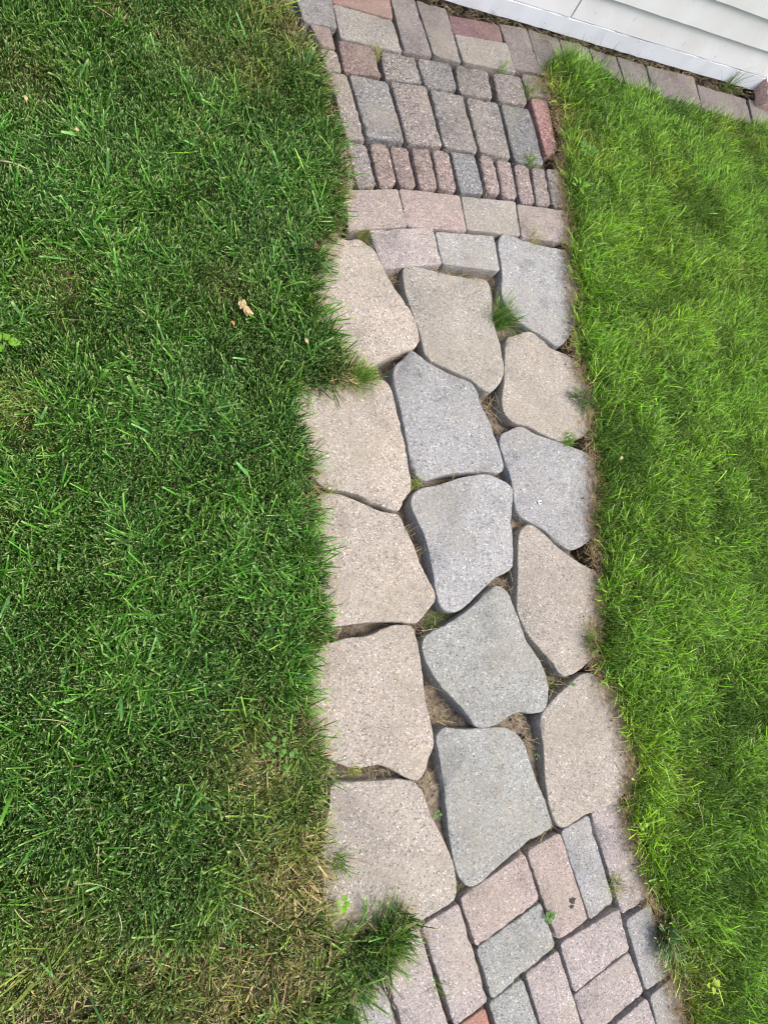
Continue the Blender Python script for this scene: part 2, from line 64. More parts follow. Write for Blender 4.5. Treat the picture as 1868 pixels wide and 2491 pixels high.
TUFT = [('dark green grass tuft fanning out between two grey flagstones', (1.0139, 0.8755), (1.1452, 0.9189), 140, 0.088, 0.8, 'deep'),
 ('small green tuft below the dark grey cobble paver beside the red one', (1.224, 1.4689), (1.291, 1.5437), 30, 0.05, 0.7, 'mid'),
 ('yellow mossy tuft at the end of a grey brick beside the right lawn', (1.1375, -0.6485), (1.1753, -0.5961), 110, 0.028, 0.9, 'yellow'),
 ('coarse blue green grass clump with thick cut blades overhanging grey bricks', (1.2692, -0.789), (1.1951, -0.7675), 120, 0.07, 1.0, 'blue'),
 ('coarse dark grass clump leaning over the beige and blue grey flagstones', (1.2899, 0.6527), (1.236, 0.6229), 60, 0.06, 0.8, 'blue'),
 ('bright grass clump leaning left over a narrow beige flagstone', (1.1786, -0.0531), (1.1126, -0.0529), 70, 0.055, 0.9, 'mid'),
 ('tall dark grass growing against the white skirting board of the house', (2.3208, 2.1149), (2.4631, 2.2676), 55, 0.12, 0.8, 'deep'),
 ('yellowed grass tuft in the joint beside a dark pink square paver', (0.7107, 1.7086), (0.7247, 1.7498), 45, 0.035, 0.9, 'straw'),
 ('wispy grass tuft sprouting from the corner joint beside the reddish edging paver', (1.2699, 1.7474), (1.3443, 1.853), 35, 0.06, 0.7, 'mid'),
 ('thin green blades across the grey brick below the red brick by the wall', (1.1647, 1.8042), (1.2088, 1.867), 16, 0.05, 0.6, 'mid'),
 ('yellow green grass tuft at the top corner of the first beige flagstone', (0.6183, 1.0834), (0.6345, 1.0652), 60, 0.035, 0.9, 'yellow'),
 ('pale grass tuft spilling into the gap between beige flagstones on the left', (0.5612, 0.6552), (0.654, 0.6853), 130, 0.06, 0.8, 'mid'),
 ('grass tuft leaning over the joint of two pinkish bricks at the bottom', (0.6219, -0.7185), (0.6367, -0.7393), 14, 0.04, 0.8, 'mid'),
 ('short green tuft where the upper right grey flagstone meets a running brick', (1.1889, 1.1811), (1.2531, 1.2438), 24, 0.06, 0.7, 'straw'),
 ('green tuft in the lower joint of the right grey flagstone', (1.1935, 0.517), (1.2444, 0.5339), 60, 0.04, 0.8, 'mid'),
 ('yellow green moss grass in the curved joint between grey and beige flagstones', (0.6971, 0.3841), (0.7048, 0.4064), 60, 0.018, 1.1, 'yellow'),
 ('moss tuft beside the beige flagstone joint at the left lawn edge', (0.4648, 0.3612), (0.4999, 0.3594), 60, 0.02, 1.1, 'yellow'),
 ('mossy green growth in the dark hollow below the centre grey flagstone', (0.7091, 0.0353), (0.7152, 0.0438), 90, 0.012, 1.2, 'mossy'),
 ('mossy growth in the gap under the left beige flagstone', (0.4717, -0.2708), (0.4831, -0.2726), 50, 0.02, 1.1, 'yellow'),
 ('green grass tips poking from the gap by the narrow beige flagstone tip', (1.0275, -0.1462), (1.0324, -0.1367), 40, 0.018, 1.1, 'mossy'),
 ('grassy tuft on the left lawn edge reaching over the lowest beige flagstone', (0.4144, -0.4366), (0.5244, -0.4642), 34, 0.08, 0.7, 'mid'),
 ('bright grass tuft spilling over the corner of the lowest beige flagstone and bricks', (0.5151, -0.6186), (0.5823, -0.6065), 120, 0.08, 1.0, 'mid'),
 ('wispy tuft at the upper end of the right lawn leaning over bricks', (1.4481, 1.9253), (1.5228, 2.0271), 150, 0.07, 0.8, 'mid')]
WEED = [('broadleaf weed rosette in the right lawn beside the small pink pavers', (1.4464, 1.5494), 8, 0.035, (0.07, 0.2, 0.04)),
 ('tiny clover seedling in the gap left of the lowest grey flagstone', (0.6613, -0.3927), 5, 0.009, (0.08, 0.22, 0.04)),
 ('small weed seedling in the joint between a grey and a pink brick', (0.9278, -0.6666), 5, 0.014, (0.08, 0.2, 0.03)),
 ('single round weed leaf at the tip of the narrow beige flagstone', (1.0895, -0.1577), 2, 0.011, (0.07, 0.17, 0.05)),
 ('yellow green leaf weed low in the bottom right lawn', (1.3571, -0.9109), 4, 0.018, (0.26, 0.38, 0.03)),
 ('bright little weed leaves in the right lawn beside the bright grass near the brick path', (1.2178, -0.5145), 4, 0.014, (0.22, 0.38, 0.03)),
 ('bright green clover leaves in the middle of the right lawn', (1.6972, 0.2083), 5, 0.013, (0.18, 0.38, 0.03)),
 ('clover patch at the left lawn edge beside the lower beige flagstone', (0.303, -0.1991), 14, 0.013, (0.085, 0.22, 0.03)),
 ('bright two lobed leaf at the left lawn edge on the lowest beige flagstone', (0.4159, -0.5097), 4, 0.016, (0.17, 0.38, 0.03)),
 ('light green leaf weed at the far left edge of the lawn', (-0.2097, 0.6481), 4, 0.022, (0.16, 0.36, 0.03)),
 ('broad plantain leaves at the right lawn edge beside the grey end paver', (1.3843, 1.3898), 5, 0.03, (0.14, 0.32, 0.03)),
 ('small clover sprig in the gap right of the lowest grey flagstone', (0.948, -0.3124), 4, 0.008, (0.09, 0.2, 0.04))]
STRAW = [((-0.2273, 1.062), (-0.1715, 1.053), 0.036), ((-0.0694, -0.3695), (-0.0056, -0.3934), 0.036), ((-0.14, -0.0827), (-0.08, -0.097), 0.036), ((0.2075, -0.3526), (0.235, -0.4105), 0.036), ((0.197, -0.4593), (0.2964, -0.5306), 0.036), ((0.4164, -0.5352), (0.4604, -0.5791), 0.003), ((1.4203, -0.4973), (1.4253, -0.56), 0.036), ((-0.1593, -0.3857), (-0.1304, -0.4189), 0.036), ((0.1787, -0.4787), (0.1852, -0.5195), 0.036), ((0.5885, -0.0745), (0.6297, -0.1192), 0.003), ((0.4512, 0.5989), (0.4932, 0.5826), 0.003), ((-0.1247, 0.2682), (-0.0971, 0.2725), 0.036), ((-0.0313, 1.4172), (-0.0096, 1.377), 0.036), ((0.0015, -0.4285), (0.0029, -0.4729), 0.036), ((0.9128, 1.7905), (0.9591, 1.7691), 0.003)]
LEAFPOS = (0.2748, 0.7902)
DROP = (1.072, 0.3356)
SMUDGE = (1.001, -0.6549)
BIT = [(-0.0827, 1.1702), (-0.1822, 1.2224), (0.2481, 0.7403), (0.4174, 0.7301), (1.3644, 0.4653)]
EDGE_R = [(1.3331, 1.8312), (1.3628, 1.7555), (1.3779, 1.6757), (1.3814, 1.5659), (1.3536, 1.4151), (1.3486, 1.2749), (1.3224, 1.1348), (1.3255, 1.0045), (1.2951, 0.8732), (1.2862, 0.7796), (1.3076, 0.6607), (1.29, 0.5273), (1.2874, 0.4271), (1.2563, 0.3154), (1.2431, 0.2076), (1.2418, 0.1025), (1.2097, 0.0021), (1.1677, -0.0629), (1.1911, -0.1442), (1.2368, -0.2334), (1.2428, -0.3171), (1.2591, -0.3895), (1.2073, -0.4494), (1.1945, -0.4862), (1.2226, -0.5851), (1.2336, -0.6738), (1.2632, -0.7549), (1.255, -0.8466), (1.2702, -0.9119), (1.2823, -0.9878), (1.3022, -1.11), (1.3025, -1.2248), (2.6132, -1.7315), (3.4104, -0.4447), (4.9075, 1.9718)]
GAPS = [(0.958, 0.6063), (0.9366, 0.6267), (0.9745, 0.5526), (0.6923, -0.1646), (0.71, -0.1937), (0.6814, -0.1227), (0.9243, -0.2306), (0.9358, -0.2697), (1.036, -0.152), (1.0691, -0.1456), (0.529, -0.284), (0.51, -0.2851), (0.5663, -0.2961), (0.6482, -0.3199), (0.6448, -0.3489), (0.6919, 0.9643), (0.6834, 0.984), (0.9583, 1.0178), (1.0158, 1.002), (1.0347, 0.9257), (1.0137, 0.9059), (0.6731, 0.7266), (0.9921, 0.2732), (0.922, 0.1257), (0.9298, 0.1011), (0.662, 0.0209), (0.6686, 0.2664), (0.6825, 0.2053), (0.7239, 0.3871), (0.8131, 0.4016), (0.8768, 0.4108), (0.6651, 0.0125), (1.0082, -0.0944), (0.9831, -0.4814), (0.8656, -0.5243), (0.9397, -0.5049), (0.8787, 1.0292), (0.9236, 1.0203), (0.844, 1.0231), (0.7879, 1.6456), (0.813, 1.6472), (0.6676, 1.7377), (0.8768, 1.7635), (0.5654, 1.7659), (0.6697, 1.2463), (1.0445, 1.3045), (0.9905, 1.9854), (0.9444, 1.9817), (1.0877, 2.009), (1.2159, 2.0442), (1.3991, 2.0461), (1.2568, 1.8535), (1.3121, 1.8779), (1.1939, 1.9326), (1.7339, 2.0813), (1.8567, 2.0734), (1.9301, 2.0844), (2.0259, 2.0969), (2.2739, 2.1079), (2.3271, 2.0884), (1.3336, 1.5265), (1.346, 1.4818), (1.3584, 1.4373), (1.3659, 1.7078), (1.3683, 1.6338), (1.1575, -0.6657), (1.1806, -0.6607)]
MOSSJ = [(0.6989, -0.5542), (0.7095, -0.561), (0.9079, -0.5764), (0.9236, -0.7447), (0.846, -0.7609), (0.9317, -0.6628), (0.7116, 0.0423), (0.7395, 0.0452), (0.6986, 0.0242)]

# ------------------------------------------------------------------ small helpers
def lin(c):
    return tuple(((v / 255) / 12.92 if v / 255 <= .04045 else ((v / 255 + .055) / 1.055) ** 2.4) for v in c)

def tag(o, label=None, cat=None, group=None, kind=None):
    if label: o['label'] = label
    if cat: o['category'] = cat
    if group: o['group'] = group
    if kind: o['kind'] = kind
    return o

def link(name, mesh, mat=None, parent=None):
    o = bpy.data.objects.new(name, mesh)
    COL.objects.link(o)
    if mat is not None: mesh.materials.append(mat)
    if parent is not None: o.parent = parent
    return o

_lat = np.random.default_rng(5).random((256, 256))
def vnoise(x, y, s, seed=0):
    x = np.asarray(x) * s + 37.3 + seed * 17.13; y = np.asarray(y) * s + 91.7 + seed * 7.77
    xi = np.floor(x).astype(int); yi = np.floor(y).astype(int)
    u = x - xi; v = y - yi
    u = u * u * (3 - 2 * u); v = v * v * (3 - 2 * v)
    a = _lat[xi % 256, yi % 256]; b = _lat[(xi + 1) % 256, yi % 256]
    c = _lat[xi % 256, (yi + 1) % 256]; d = _lat[(xi + 1) % 256, (yi + 1) % 256]
    return (a * (1 - u) + b * u) * (1 - v) + (c * (1 - u) + d * u) * v

def fbm(x, y, s, seed=0):
    return (vnoise(x, y, s, seed) * .55 + vnoise(x, y, s * 2.1, seed + 3) * .3 + vnoise(x, y, s * 4.3, seed + 5) * .15)

def inside(px, py, poly):
    r = np.zeros(px.shape, bool)
    n = len(poly)
    for i in range(n):
        x1, y1 = poly[i]; x2, y2 = poly[(i + 1) % n]
        if y1 == y2: continue
        c = ((y1 > py) != (y2 > py)) & (px < (x2 - x1) * (py - y1) / (y2 - y1) + x1)
        r ^= c
    return r

def edge_dist(px, py, poly):
    """distance to the outline and the unit vector pointing to its nearest point"""
    best = np.full(px.shape, 1e9); bx = np.zeros(px.shape); by = np.zeros(px.shape)
    n = len(poly)
    for i in range(n):
        x1, y1 = poly[i]; x2, y2 = poly[(i + 1) % n]
        dx, dy = x2 - x1, y2 - y1
        L = dx * dx + dy * dy + 1e-12
        t = np.clip(((px - x1) * dx + (py - y1) * dy) / L, 0, 1)
        qx = x1 + t * dx - px; qy = y1 + t * dy - py
        d = np.hypot(qx, qy)
        m = d < best
        best = np.where(m, d, best); bx = np.where(m, qx, bx); by = np.where(m, qy, by)
    return best, bx / (best + 1e-6), by / (best + 1e-6)

def blobs(px, py, lst):
    r = np.zeros(px.shape)
    for x, y, rad, a in lst:
        d2 = ((px - x) ** 2 + (py - y) ** 2) / (rad * rad)
        r = np.maximum(r, a * np.exp(-d2 * 1.1))
    return r

# ------------------------------------------------------------------ materials
def newmat(name, rough=.9):
    m = bpy.data.materials.new(name); m.use_nodes = True
    nt = m.node_tree; b = nt.nodes['Principled BSDF']
    b.inputs['Roughness'].default_value = rough
    b.inputs['Specular IOR Level'].default_value = .25
    return m, nt, b

def N(nt, kind, **kw):
    n = nt.nodes.new(kind)
    for k, v in kw.items():
        if k in n.inputs.keys() if isinstance(k, str) else False: n.inputs[k].default_value = v
        else: setattr(n, k, v)
    return n

def ramp(nt, src, stops):
    r = nt.nodes.new('ShaderNodeValToRGB')
    e = r.color_ramp.elements
    while len(e) < len(stops): e.new(.5)
    for q, (p, v) in zip(e, stops):
        q.position = p
        q.color = (v, v, v, 1) if not isinstance(v, tuple) else v + (1,)
    nt.links.new(src, r.inputs[0])
    return r.outputs[0]

def mul(nt, a, b):
    m = nt.nodes.new('ShaderNodeMix'); m.data_type = 'RGBA'; m.blend_type = 'MULTIPLY'
    m.inputs[0].default_value = 1
    nt.links.new(a, m.inputs[6]); nt.links.new(b, m.inputs[7])
    return m.outputs[2]

def mixc(nt, fac, a, b):
    m = nt.nodes.new('ShaderNodeMix'); m.data_type = 'RGBA'
    nt.links.new(fac, m.inputs[0])
    for s, i in ((a, 6), (b, 7)):
        if isinstance(s, tuple): m.inputs[i].default_value = s + (1,)
        else: nt.links.new(s, m.inputs[i])
    return m.outputs[2]

def concrete(name, cell, strong, bump):
    """exposed-aggregate concrete: coloured by the object, speckled with grit"""
    m, nt, b = newmat(name, .92)
    oi = nt.nodes.new('ShaderNodeObjectInfo'); tc = nt.nodes.new('ShaderNodeTexCoord')
    sh = nt.nodes.new('ShaderNodeVectorMath'); sh.operation = 'MULTIPLY_ADD'
    comb = nt.nodes.new('ShaderNodeCombineXYZ')
    for i in range(3): nt.links.new(oi.outputs['Random'], comb.inputs[i])
    nt.links.new(comb.outputs[0], sh.inputs[0]); sh.inputs[1].default_value = (13, 29, 7)
    nt.links.new(tc.outputs['Object'], sh.inputs[2])
    vec = sh.outputs[0]
    def vor(s, out='Color'):
        v = nt.nodes.new('ShaderNodeTexVoronoi'); v.inputs['Scale'].default_value = s
        nt.links.new(vec, v.inputs['Vector']); return v
    def noi(s, d=3):
        v = nt.nodes.new('ShaderNodeTexNoise'); v.inputs['Scale'].default_value = s; v.inputs['Detail'].default_value = d
        nt.links.new(vec, v.inputs['Vector']); return v.outputs[0]
    v1 = vor(cell); sep = nt.nodes.new('ShaderNodeSeparateColor'); nt.links.new(v1.outputs['Color'], sep.inputs[0])
    g = 1.0 - .55 * strong
    sp = ramp(nt, sep.outputs[0], [(0, .33 + .2 * (1 - strong)), (.05, .62), (.16, g + .12), (.5, 1.0), (.82, 1.08), (.93, 1.22), (.985, 1.5 + .35 * strong), (1, 1.9)])
    v2 = vor(cell * 2.3); sep2 = nt.nodes.new('ShaderNodeSeparateColor'); nt.links.new(v2.outputs['Color'], sep2.inputs[0])
    fine = ramp(nt, sep2.outputs[1], [(0, .62), (.25, .9), (.7, 1.04), (1, 1.3)])
    patch = ramp(nt, noi(9, 5), [(.28, .78), (.45, .97), (.6, 1.02), (.72, 1.1)])
    blot = ramp(nt, noi(38, 5), [(.28, .8), (.42, .98), (.62, 1.0), (.75, 1.08)])
    c = mul(nt, mul(nt, mul(nt, mul(nt, oi.outputs['Color'], sp), fine), patch), blot)
    # grains of another stone: warm and bluish ones
    tint = ramp(nt, sep.outputs[2], [(0, (1.1, .98, .86)), (.3, (1.0, 1.0, 1.0)), (.7, (1.0, 1.0, 1.0)), (1, (.93, .99, 1.06))])
    c = mul(nt, c, tint)
    # thin lichen and soil film
    film = ramp(nt, noi(5.5, 6), [(.46, 0.0), (.7, .42)])
    c = mixc(nt, film, c, (.235, .215, .17))
    nt.links.new(c, b.inputs['Base Color'])
    bm = nt.nodes.new('ShaderNodeBump'); bm.inputs['Strength'].default_value = bump; bm.inputs['Distance'].default_value = .0015
    ad = nt.nodes.new('ShaderNodeMath'); ad.operation = 'ADD'
    nt.links.new(v1.outputs['Distance'], ad.inputs[0]); nt.links.new(noi(120, 4), ad.inputs[1])
    nt.links.new(ad.outputs[0], bm.inputs['Height']); nt.links.new(bm.outputs[0], b.inputs['Normal'])
    return m

M_FLAG = concrete('flagstone_concrete', 300, .36, .4)
M_BRICK = concrete('brick_concrete', 330, .5, .5)
M_PAVER = concrete('tumbled_concrete', 230, 1.0, .8)

def soilmat(name, c1, c2, fleck):
    m, nt, b = newmat(name, 1.0)
    tc = nt.nodes.new('ShaderNodeTexCoord')
    def noi(s, d=4):
        v = nt.nodes.new('ShaderNodeTexNoise'); v.inputs['Scale'].default_value = s; v.inputs['Detail'].default_value = d
        nt.links.new(tc.outputs['Object'], v.inputs['Vector']); return v.outputs[0]
    f = ramp(nt, noi(70, 6), [(.35, 0.0), (.65, 1.0)])
    c = mixc(nt, f, c1, c2)
    f2 = ramp(nt, noi(260, 3), [(.6, 0.0), (.72, 1.0)])
    c = mixc(nt, f2, c, fleck)
    nt.links.new(c, b.inputs['Base Color'])
    bm = nt.nodes.new('ShaderNodeBump'); bm.inputs['Strength'].default_value = 1; bm.inputs['Distance'].default_value = .006
    nt.links.new(noi(160, 6), bm.inputs['Height']); nt.links.new(bm.outputs[0], b.inputs['Normal'])
    return m
M_SOIL = soilmat('lawn_soil', (.022, .018, .010), (.06, .048, .028), (.14, .115, .07))
M_BED = soilmat('joint_dirt', (.10, .08, .06), (.24, .2, .155), (.3, .26, .2))

def bladesmat(name, trans=.26, rough=.55, tip=(.42, .58, .22), tipmix=.72):
    m, nt, b = newmat(name, rough)
    at = nt.nodes.new('ShaderNodeAttribute'); at.attribute_name = 'tint'
    tt = nt.nodes.new('ShaderNodeAttribute'); tt.attribute_name = 'along'
    f = ramp(nt, tt.outputs['Fac'], [(.84, 0.0), (.97, tipmix)])
    c = mixc(nt, f, at.outputs['Color'], tip)
    nt.links.new(c, b.inputs['Base Color'])
    b.inputs['Specular IOR Level'].default_value = .13
    tr = nt.nodes.new('ShaderNodeBsdfTranslucent'); nt.links.new(c, tr.inputs['Color'])
    mx = nt.nodes.new('ShaderNodeMixShader'); mx.inputs[0].default_value = trans
    nt.links.new(b.outputs[0], mx.inputs[1]); nt.links.new(tr.outputs[0], mx.inputs[2])
    nt.links.new(mx.outputs[0], nt.nodes['Material Output'].inputs['Surface'])
    return m
M_GRASS = bladesmat('grass_blades')
M_DRY = bladesmat('dry_fibres', .12, .8, (.4, .33, .2), .0)

def plain(name, c, rough=.8, trans=0):
    m, nt, b = newmat(name, rough)
    tc = nt.nodes.new('ShaderNodeTexCoord'); v = nt.nodes.new('ShaderNodeTexNoise')
    v.inputs['Scale'].default_value = 150; v.inputs['Detail'].default_value = 3
    nt.links.new(tc.outputs['Object'], v.inputs['Vector'])
    f = ramp(nt, v.outputs[0], [(.3, .75), (.7, 1.2)])
    rgb = nt.nodes.new('ShaderNodeRGB'); rgb.outputs[0].default_value = c + (1,)
    nt.links.new(mul(nt, rgb.outputs[0], f), b.inputs['Base Color'])
    if trans:
        tr = nt.nodes.new('ShaderNodeBsdfTranslucent'); tr.inputs[0].default_value = c + (1,)
        mx = nt.nodes.new('ShaderNodeMixShader'); mx.inputs[0].default_value = trans
        nt.links.new(b.outputs[0], mx.inputs[1]); nt.links.new(tr.outputs[0], mx.inputs[2])
        nt.links.new(mx.outputs[0], nt.nodes['Material Output'].inputs['Surface'])
    return m

def paint(name, base, dirtc):
    m, nt, b = newmat(name, .5)
    tc = nt.nodes.new('ShaderNodeTexCoord')
    mp = nt.nodes.new('ShaderNodeMapping'); mp.inputs['Scale'].default_value = (1, 1, 3.2); mp.inputs['Rotation'].default_value = (0, .5, 0)
    nt.links.new(tc.outputs['Object'], mp.inputs['Vector'])
    def noi(s, d=4, v=None, rg=.5):
        n = nt.nodes.new('ShaderNodeTexNoise'); n.inputs['Scale'].default_value = s; n.inputs['Detail'].default_value = d; n.inputs['Roughness'].default_value = rg
        nt.links.new(v or tc.outputs['Object'], n.inputs['Vector']); return n.outputs[0]
    broad = ramp(nt, noi(6, 6), [(.35, 0.0), (.7, .8)])
    c = mixc(nt, broad, base, dirtc)
    scr = nt.nodes.new('ShaderNodeMapping'); scr.inputs['Scale'].default_value = (9, 9, 1.6); scr.inputs['Rotation'].default_value = (0, .75, 0)
    nt.links.new(tc.outputs['Object'], scr.inputs['Vector'])
    s1 = ramp(nt, noi(16, 2, scr.outputs[0], .4), [(.70, 0.0), (.76, .6)])
    gate = ramp(nt, noi(9, 3), [(.44, 0.0), (.56, 1.0)])
    mm = nt.nodes.new('ShaderNodeMath'); mm.operation = 'MULTIPLY'
    nt.links.new(s1, mm.inputs[0]); nt.links.new(gate, mm.inputs[1])
    c = mixc(nt, mm.outputs[0], c, (.25, .22, .2))
    sp = ramp(nt, noi(55, 3), [(.71, 0.0), (.76, .6)])
    c = mixc(nt, sp, c, (.2, .17, .15))
    nt.links.new(c, b.inputs['Base Color'])
    bm = nt.nodes.new('ShaderNodeBump'); bm.inputs['Strength'].default_value = .25; bm.inputs['Distance'].default_value = .001
    nt.links.new(noi(60, 5, mp.outputs[0]), bm.inputs['Height']); nt.links.new(bm.outputs[0], b.inputs['Normal'])
    return m
M_SIDING = paint('siding_paint', (.71, .725, .745), (.62, .615, .61))
M_SKIRT = paint('skirting_paint', (.70, .75, .80), (.6, .635, .67))
M_FOUND = plain('foundation_dark', (.05, .045, .04), .95)

# ------------------------------------------------------------------ ground
def grid_mesh(name, x0, x1, y0, y1, step, zfun):
    nx = int((x1 - x0) / step) + 1; ny = int((y1 - y0) / step) + 1
    gx, gy = np.meshgrid(np.linspace(x0, x1, nx), np.linspace(y0, y1, ny), indexing='ij')
    gz = zfun(gx.ravel(), gy.ravel())
    me = bpy.data.meshes.new(name)
    co = np.stack([gx.ravel(), gy.ravel(), gz], 1)
    me.vertices.add(nx * ny); me.vertices.foreach_set('co', co.ravel())
    i = np.arange(nx - 1)[:, None] * ny + np.arange(ny - 1)[None, :]
    q = np.stack([i, i + ny, i + ny + 1, i + 1], -1).reshape(-1)
    nf = (nx - 1) * (ny - 1)
    me.loops.add(nf * 4); me.polygons.add(nf)
    me.loops.foreach_set('vertex_index', q)
    me.polygons.foreach_set('loop_start', np.arange(nf) * 4)
    me.polygons.foreach_set('use_smooth', np.ones(nf, bool))
    me.update(calc_edges=True)
    return me

def lawn_height(x, y):
    z = np.full(x.shape, -.095)
    for poly, w in ((LEFT, .022), (RIGHT, .022)):
        d, _, _ = edge_dist(x, y, poly)
        s = np.where(inside(x, y, poly), d, -d)
        s = s + (fbm(x, y, 40, 2) - .5) * .02
        k = np.clip((s + w * .55) / w, 0, 1); k = k * k * (3 - 2 * k)
        top = .004 + (fbm(x, y, 14, 4) - .5) * .012
        z = np.maximum(z, -.095 + k * (top + .095))
        k2 = np.clip((s + .05) / .02, 0, 1); k2 = k2 * k2 * (3 - 2 * k2)
        z = np.maximum(z, -.095 + k2 * (.095 - .014))
    return z + (fbm(x, y, 90, 8) - .5) * .006

soil = link('soil', grid_mesh('soil', -1.0, 3.3, -1.5, 3.0, .012, lawn_height), M_SOIL)
tag(soil, kind='structure')

def bed_height(x, y):
    z = -.047 + (fbm(x, y, 16, 1) - .5) * .05 * (1 - np.clip((-.25 - y) / .12, 0, .6)) + .024 * np.clip((-.25 - y) / .12, 0, 1) + (fbm(x, y, 110, 9) - .5) * .012
    return np.minimum(z, -.016 + (fbm(x, y, 60, 19) - .5) * .008)
path = link('path', grid_mesh('path', .15, 2.9, -1.2, 2.25, .012, bed_height), M_BED)
tag(path, kind='structure')

m, nt, b = newmat('far_lawn', 1)
tc = nt.nodes.new('ShaderNodeTexCoord'); nz = nt.nodes.new('ShaderNodeTexNoise'); nz.inputs['Scale'].default_value = 30; nz.inputs['Detail'].default_value = 8
nt.links.new(tc.outputs['Object'], nz.inputs['Vector'])
nt.links.new(ramp(nt, nz.outputs[0], [(.3, (.03, .06, .012)), (.5, (.06, .13, .025)), (.7, (.11, .2, .04))]), b.inputs['Base Color'])
bm = bmesh.new()
bmesh.ops.create_grid(bm, x_segments=2, y_segments=2, size=150)
me = bpy.data.meshes.new('ground'); bm.to_mesh(me); bm.free()
g = link('ground', me, m); g.location.z = -.13
tag(g, kind='structure')

# ------------------------------------------------------------------ paving stones, children of the path
def clean(poly):
    p = np.array(poly, float)
    a = .5 * np.sum(p[:, 0] * np.roll(p[:, 1], -1) - np.roll(p[:, 0], -1) * p[:, 1])
    return p if a > 0 else p[::-1]

def offset(p, d):
    t = np.roll(p, -1, 0) - np.roll(p, 1, 0); t /= np.linalg.norm(t, axis=1)[:, None] + 1e-9
    return p + np.stack([-t[:, 1], t[:, 0]], 1) * d            # positive = inwards for a CCW outline

def round_quad(q, r):
    q = clean(q); out = []
    for i in range(4):
        p, a, c = q[i], q[i - 1], q[(i + 1) % 4]
        u = (a - p) / np.linalg.norm(a - p); v = (c - p) / np.linalg.norm(c - p)
        s, e = p + u * r * 1.35, p + v * r * 1.35
        n = 3 if r < .006 else 5
        for k in range(n + 1):
            t = k / n
            out.append((1 - t) ** 2 * s + 2 * t * (1 - t) * p + t * t * e)
    return np.array(out)

def chaikin(p, n=1):
    p = clean(p)
    for _ in range(n):
        q = np.roll(p, -1, 0)
        p = np.stack([p * .75 + q * .25, p * .25 + q * .75], 1).reshape(-1, 2)
    return p

def dedupe(p, d=.012):
    out = [p[0]]
    for q in p[1:]:
        if math.dist(q, out[-1]) > d: out.append(q)
    while math.dist(out[0], out[-1]) < d: out.pop()
    return out

def spline(p, sub=4):
    p = clean(p); a, b, c, d = np.roll(p, 1, 0), p, np.roll(p, -1, 0), np.roll(p, -2, 0); out = []
    for k in range(sub):
        t = k / sub
        out.append(.5 * (2 * b + (c - a) * t + (2 * a - 5 * b + 4 * c - d) * t * t + (3 * b - a - 3 * c + d) * t ** 3))
    return np.stack(out, 1).reshape(-1, 2)

def resample(p, step):
    q = np.vstack([p, p[:1]]); L = np.r_[0, np.cumsum(np.hypot(*np.diff(q, axis=0).T))]
    n = max(8, int(L[-1] / step)); t = np.linspace(0, L[-1], n, endpoint=False)
    return np.stack([np.interp(t, L, q[:, 0]), np.interp(t, L, q[:, 1])], 1)

def stone(name, outline, colour, mat, edge, rough, label=None, lift=0.0):
    c = outline.mean(0); p = outline - c
    bev = [(-.072, -.001), (-.03, -.0012), (-edge * 1.15, 0), (-edge * .4, edge * .3), (-.0003, edge * .95), (0.0, edge * 1.8)]
    n = len(p); vs = []; fs = []
    jit = RNG.normal(0, rough, n)
    chip = np.zeros(n)
    for _ in range(RNG.poisson(2.2 * n / 60 + .6)):
        d = np.abs((np.arange(n) - RNG.integers(n) + n // 2) % n - n // 2)
        chip = np.maximum(chip, RNG.uniform(.4, 1) * np.exp(-(d / RNG.uniform(.6, 1.8)) ** 2))
    for k, (z, o) in enumerate(bev):
        w = 1 if k < 4 else .6
        q = offset(p, o) + offset(np.zeros_like(p) + p, 1)*0
        nrm = offset(p, 1) - p
        q = q + nrm * (jit * w)[:, None] + nrm * (chip * (.0034 if k >= 2 else 0))[:, None]
        zj = (RNG.normal(0, rough * .5, n) - chip * .003 * (k != 2)) if 2 <= k <= 4 else np.zeros(n)
        vs += [(x, y, z + dz) for (x, y), dz in zip(q, zj)]
    for k in range(len(bev) - 1):
        for i in range(n):
            j = (i + 1) % n
            fs.append((k * n + i, k * n + j, (k + 1) * n + j, (k + 1) * n + i))
    fs.append(tuple((len(bev) - 1) * n + i for i in range(n)))
    me = bpy.data.meshes.new(name); me.from_pydata(vs, [], fs); me.validate()
    me.polygons.foreach_set('use_smooth', np.ones(len(me.polygons), bool))
    o = link(name, me, mat, path)
    o.location = (c[0], c[1], lift + random.uniform(-.0018, .0018))
    o.rotation_euler = (random.uniform(-.008, .008), random.uniform(-.008, .008), 0)
    o.color = tuple(min(.9, v * STONE_GAIN) for v in lin(colour)) + (1,)
    if label: o['label'] = label
    return o
STONE_GAIN = .49

for colour, pts in FLAG:
    stone('flagstone', resample(spline(dedupe(pts)), .009), colour, M_FLAG, .0026, .0005)
for i, (colour, r, q) in enumerate(BRICK):
    lab = 'red brick at the bottom edge of the path' if colour == (200, 135, 120) else 'dark red brick against the house wall' if -2 < colour[0] - 153 < 6 and colour[0] - colour[1] > 18 else None
    stone('brick', resample(offset(round_quad(q, r), -.0012), .010), colour, M_BRICK, .0022, .0006, lab)
for colour, r, q in PAVER:
    lab = 'reddish narrow edging paver' if colour[0] - colour[1] > 30 else None
    stone('cobble_paver', resample(round_quad(q, r), .009), colour, M_PAVER, .0042, .0009, lab)

